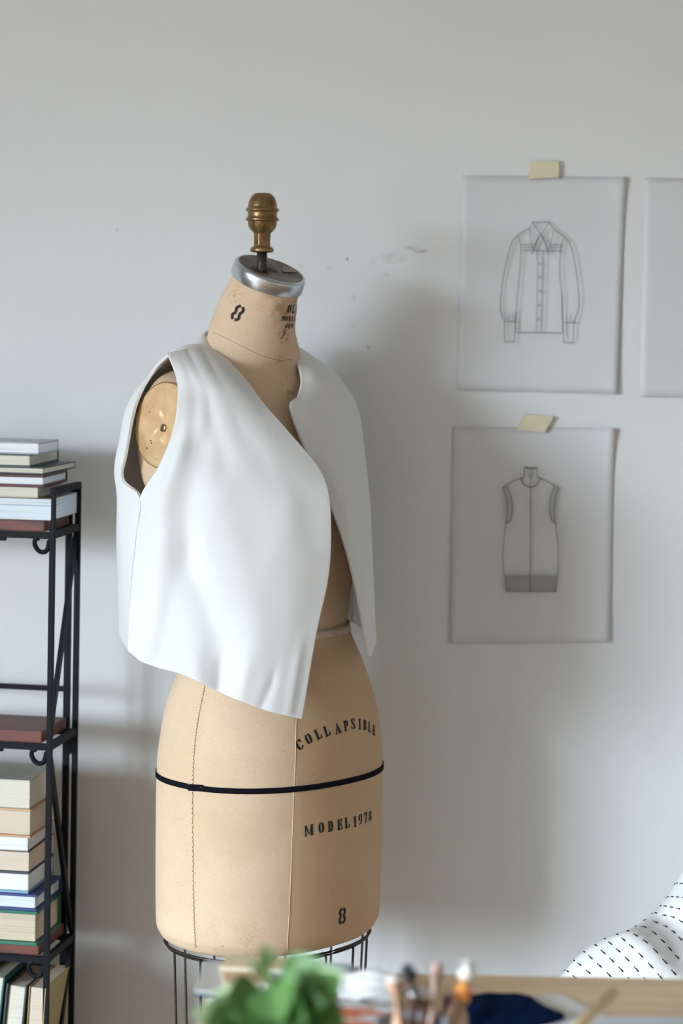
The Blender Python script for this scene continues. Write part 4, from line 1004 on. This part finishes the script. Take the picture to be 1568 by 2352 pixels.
for i, (x, y) in enumerate(sil):
    k = i/(len(sil)-1)
    lowr = i <= 5
    dirs = [(0, 0), (28, 22), (62, 54), (105, 105), (150, 160), (230, 260)] if i <= 4 else \
           ([(0, 0), (28, 18), (64, 48), (110, 100), (150, 150), (230, 250)] if i == 5 else
            ([(0, 0), (26, 4), (56, 22), (95, 68), (140, 120), (230, 230)] if i == 6 else
             ([(0, 0), (26, 4), (58, 12), (95, 44), (140, 100), (220, 220)] if i == 7 else
              [(0, 0), (26, 2), (60, 8), (105, 28), (150, 80), (230, 210)])))
    if i <= 5: zs = [3.105, 3.075, 3.055, 3.035, 3.02, 3.0]
    elif i == 6: zs = [3.15, 3.13, 3.11, 3.07, 3.04, 3.0]
    elif i == 7: zs = [3.185, 3.165, 3.145, 3.11, 3.06, 3.0]
    else: zs = [3.205, 3.165, 3.13, 3.09, 3.05, 3.0]
    rowsQ.append([Vector(U(x-6, y+14, zs[0]+.07))] + [Vector(U(x+dx, y+dy, z)) for (dx, dy), z in zip(dirs, zs)])
Gq = surface(rowsQ, 70, 120, lambda u, v: .0022*math.sin(23*v+4*u)*math.sin(9*u))
Gq[:, :, 2] = np.maximum(Gq[:, :, 2], .432)
quilt = thing('quilt', (bx, 3.15, .42), 'white quilt with rows of black running stitches heaped behind the table', 'quilt')
b = bmesh.new(); grid_mesh(b, Gq); o = from_bm('cloth', b, M_quilt, quilt, True); mod_solid(o, .006, 0, .002)
# thick lower body of the heap, down to the bench
b = bmesh.new()
bmesh.ops.create_cube(b, size=1.0); bmesh.ops.subdivide_edges(b, edges=b.edges, cuts=4, use_grid_fill=True)
for v in b.verts:
    p = v.co*2; q = p.normalized()*max(abs(p.x), abs(p.y), abs(p.z)); m_ = p.lerp(q, .6)
    v.co = Vector((bx + .10 + m_.x*.36, 3.19 + m_.y*.15, .422 + (m_.z+1)*.055 if m_.z < 0 else .477 + m_.z*.07))
o = from_bm('folded_layers', b, M_quilt, quilt, True); sb = o.modifiers.new('soft', 'SUBSURF'); sb.levels = sb.render_levels = 2
bq = BVHTree.FromPolygons([tuple(Gq[v, u]) for v in range(Gq.shape[0]) for u in range(Gq.shape[1])],
     [(v*Gq.shape[1]+u, v*Gq.shape[1]+u+1, (v+1)*Gq.shape[1]+u+1, (v+1)*Gq.shape[1]+u) for v in range(Gq.shape[0]-1) for u in range(Gq.shape[1]-1)])
b = bmesh.new(); nvq, nuq = Gq.shape[0]-1, Gq.shape[1]-1
sil_x = [p[0] for p in sil]
rowpos = [np.interp(x, sil_x, np.arange(len(sil)))*nvq/(len(sil)-1) for x in (1180, 1205, 1230, 1255, 1279, 1301, 1323, 1345, 1368, 1391, 1414, 1437, 1461, 1482, 1503, 1518, 1534, 1556, 1580, 1606, 1632)]
for ri, rv in enumerate(rowpos):
    v0 = min(int(rv), nvq-1); fv = rv-v0
    line = [Vector(Gq[v0, u]*(1-fv) + Gq[v0+1, u]*fv) for u in range(nuq+1)]
    cum = [0]
    for i in range(nuq): cum.append(cum[-1] + (line[i+1]-line[i]).length)
    s_ = .004*(ri % 3)
    while s_ + .0085 < cum[-1]:
        pts = []
        for q_ in (s_, s_+.0043, s_+.0085):
            i = max(0, min(nuq-1, int(np.searchsorted(cum, q_))-1)); f = (q_-cum[i])/max(1e-9, cum[i+1]-cum[i]); pts.append(line[i].lerp(line[i+1], f))
        n_ = bq.find_nearest(pts[1])[1]
        if n_ is not None:
            if n_.y > 0 and n_.dot(EYE-pts[1]) < 0: n_ = -n_
            elif n_.dot(EYE-pts[1]) < 0 and n_.z < 0: n_ = -n_
            tube(b, [p + n_*(.0030 + .0006*(k == 1)) for k, p in enumerate(pts)], .0009, 6)
        s_ += .0085 + .0095
o = from_bm('running_stitch', b, M_stitch, quilt, True); o['kind'] = 'stuff'; o['label'] = 'black running stitches'

SKY = 66.0
# ------------------------------------------------------------------ daylight and camera
def area(name, loc, rot, sx, sy, e, c):
    l = bpy.data.lights.new(name, 'AREA'); l.shape = 'RECTANGLE'; l.size = sx; l.size_y = sy; l.energy = e; l.color = c
    o = bpy.data.objects.new(name, l); col.objects.link(o); o.location = loc; o.rotation_euler = rot; return o
pl_ = area('window_portal', (X0-WT-.02, (WY0+WY1)/2, (WZ0+WZ1)/2), (0, R(-90), 0), WZ1-WZ0, WY1-WY0, 1, (1, 1, 1))
pl_.data.cycles.is_portal = True
w = bpy.data.worlds.new('overcast_sky'); scn.world = w; w.use_nodes = True
wn = w.node_tree; bg = wn.nodes['Background']; tcw = wn.nodes.new('ShaderNodeTexCoord'); sx = wn.nodes.new('ShaderNodeSeparateXYZ')
wn.links.new(tcw.outputs['Generated'], sx.inputs[0]); rmp = wn.nodes.new('ShaderNodeValToRGB'); mrw = wn.nodes.new('ShaderNodeMapRange')
mrw.inputs[1].default_value = -.5; mrw.inputs[2].default_value = .5; wn.links.new(sx.outputs[2], mrw.inputs[0]); wn.links.new(mrw.outputs[0], rmp.inputs[0])
cr_ = rmp.color_ramp; cr_.elements[0].position = .52; cr_.elements[0].color = (.10, .10, .095, 1); cr_.elements[1].position = .62; cr_.elements[1].color = (.815, .97, 1.115, 1)
wn.links.new(rmp.outputs[0], bg.inputs[0]); e2 = cr_.elements.new(.76); e2.color = (.815, .97, 1.115, 1); e3 = cr_.elements.new(.87); e3.color = (1.03, 1.21, 1.36, 1)
bg.inputs[1].default_value = SKY
cam = bpy.data.cameras.new('camera'); co = bpy.data.objects.new('camera', cam); col.objects.link(co)
cam.sensor_fit = 'VERTICAL'; cam.sensor_height = 36; cam.sensor_width = 24
cam.lens = F*36/2352; cam.shift_x = 0; cam.shift_y = -(1176-CY)/2352
cam.clip_start = .05
co.matrix_world = Matrix.Translation(EYE) @ Matrix.Rotation(R(90), 4, 'X') @ Matrix.Rotation(ROLL, 4, 'Z')
cam.dof.use_dof = True; cam.dof.focus_distance = 3.07; cam.dof.aperture_fstop = cam.lens/1000/.027
scn.camera = co
scn.view_settings.view_transform = 'Standard'; scn.view_settings.look = 'None'; scn.view_settings.gamma = 1; scn.view_settings.use_curve_mapping = False
scn.view_settings.exposure = 0.0
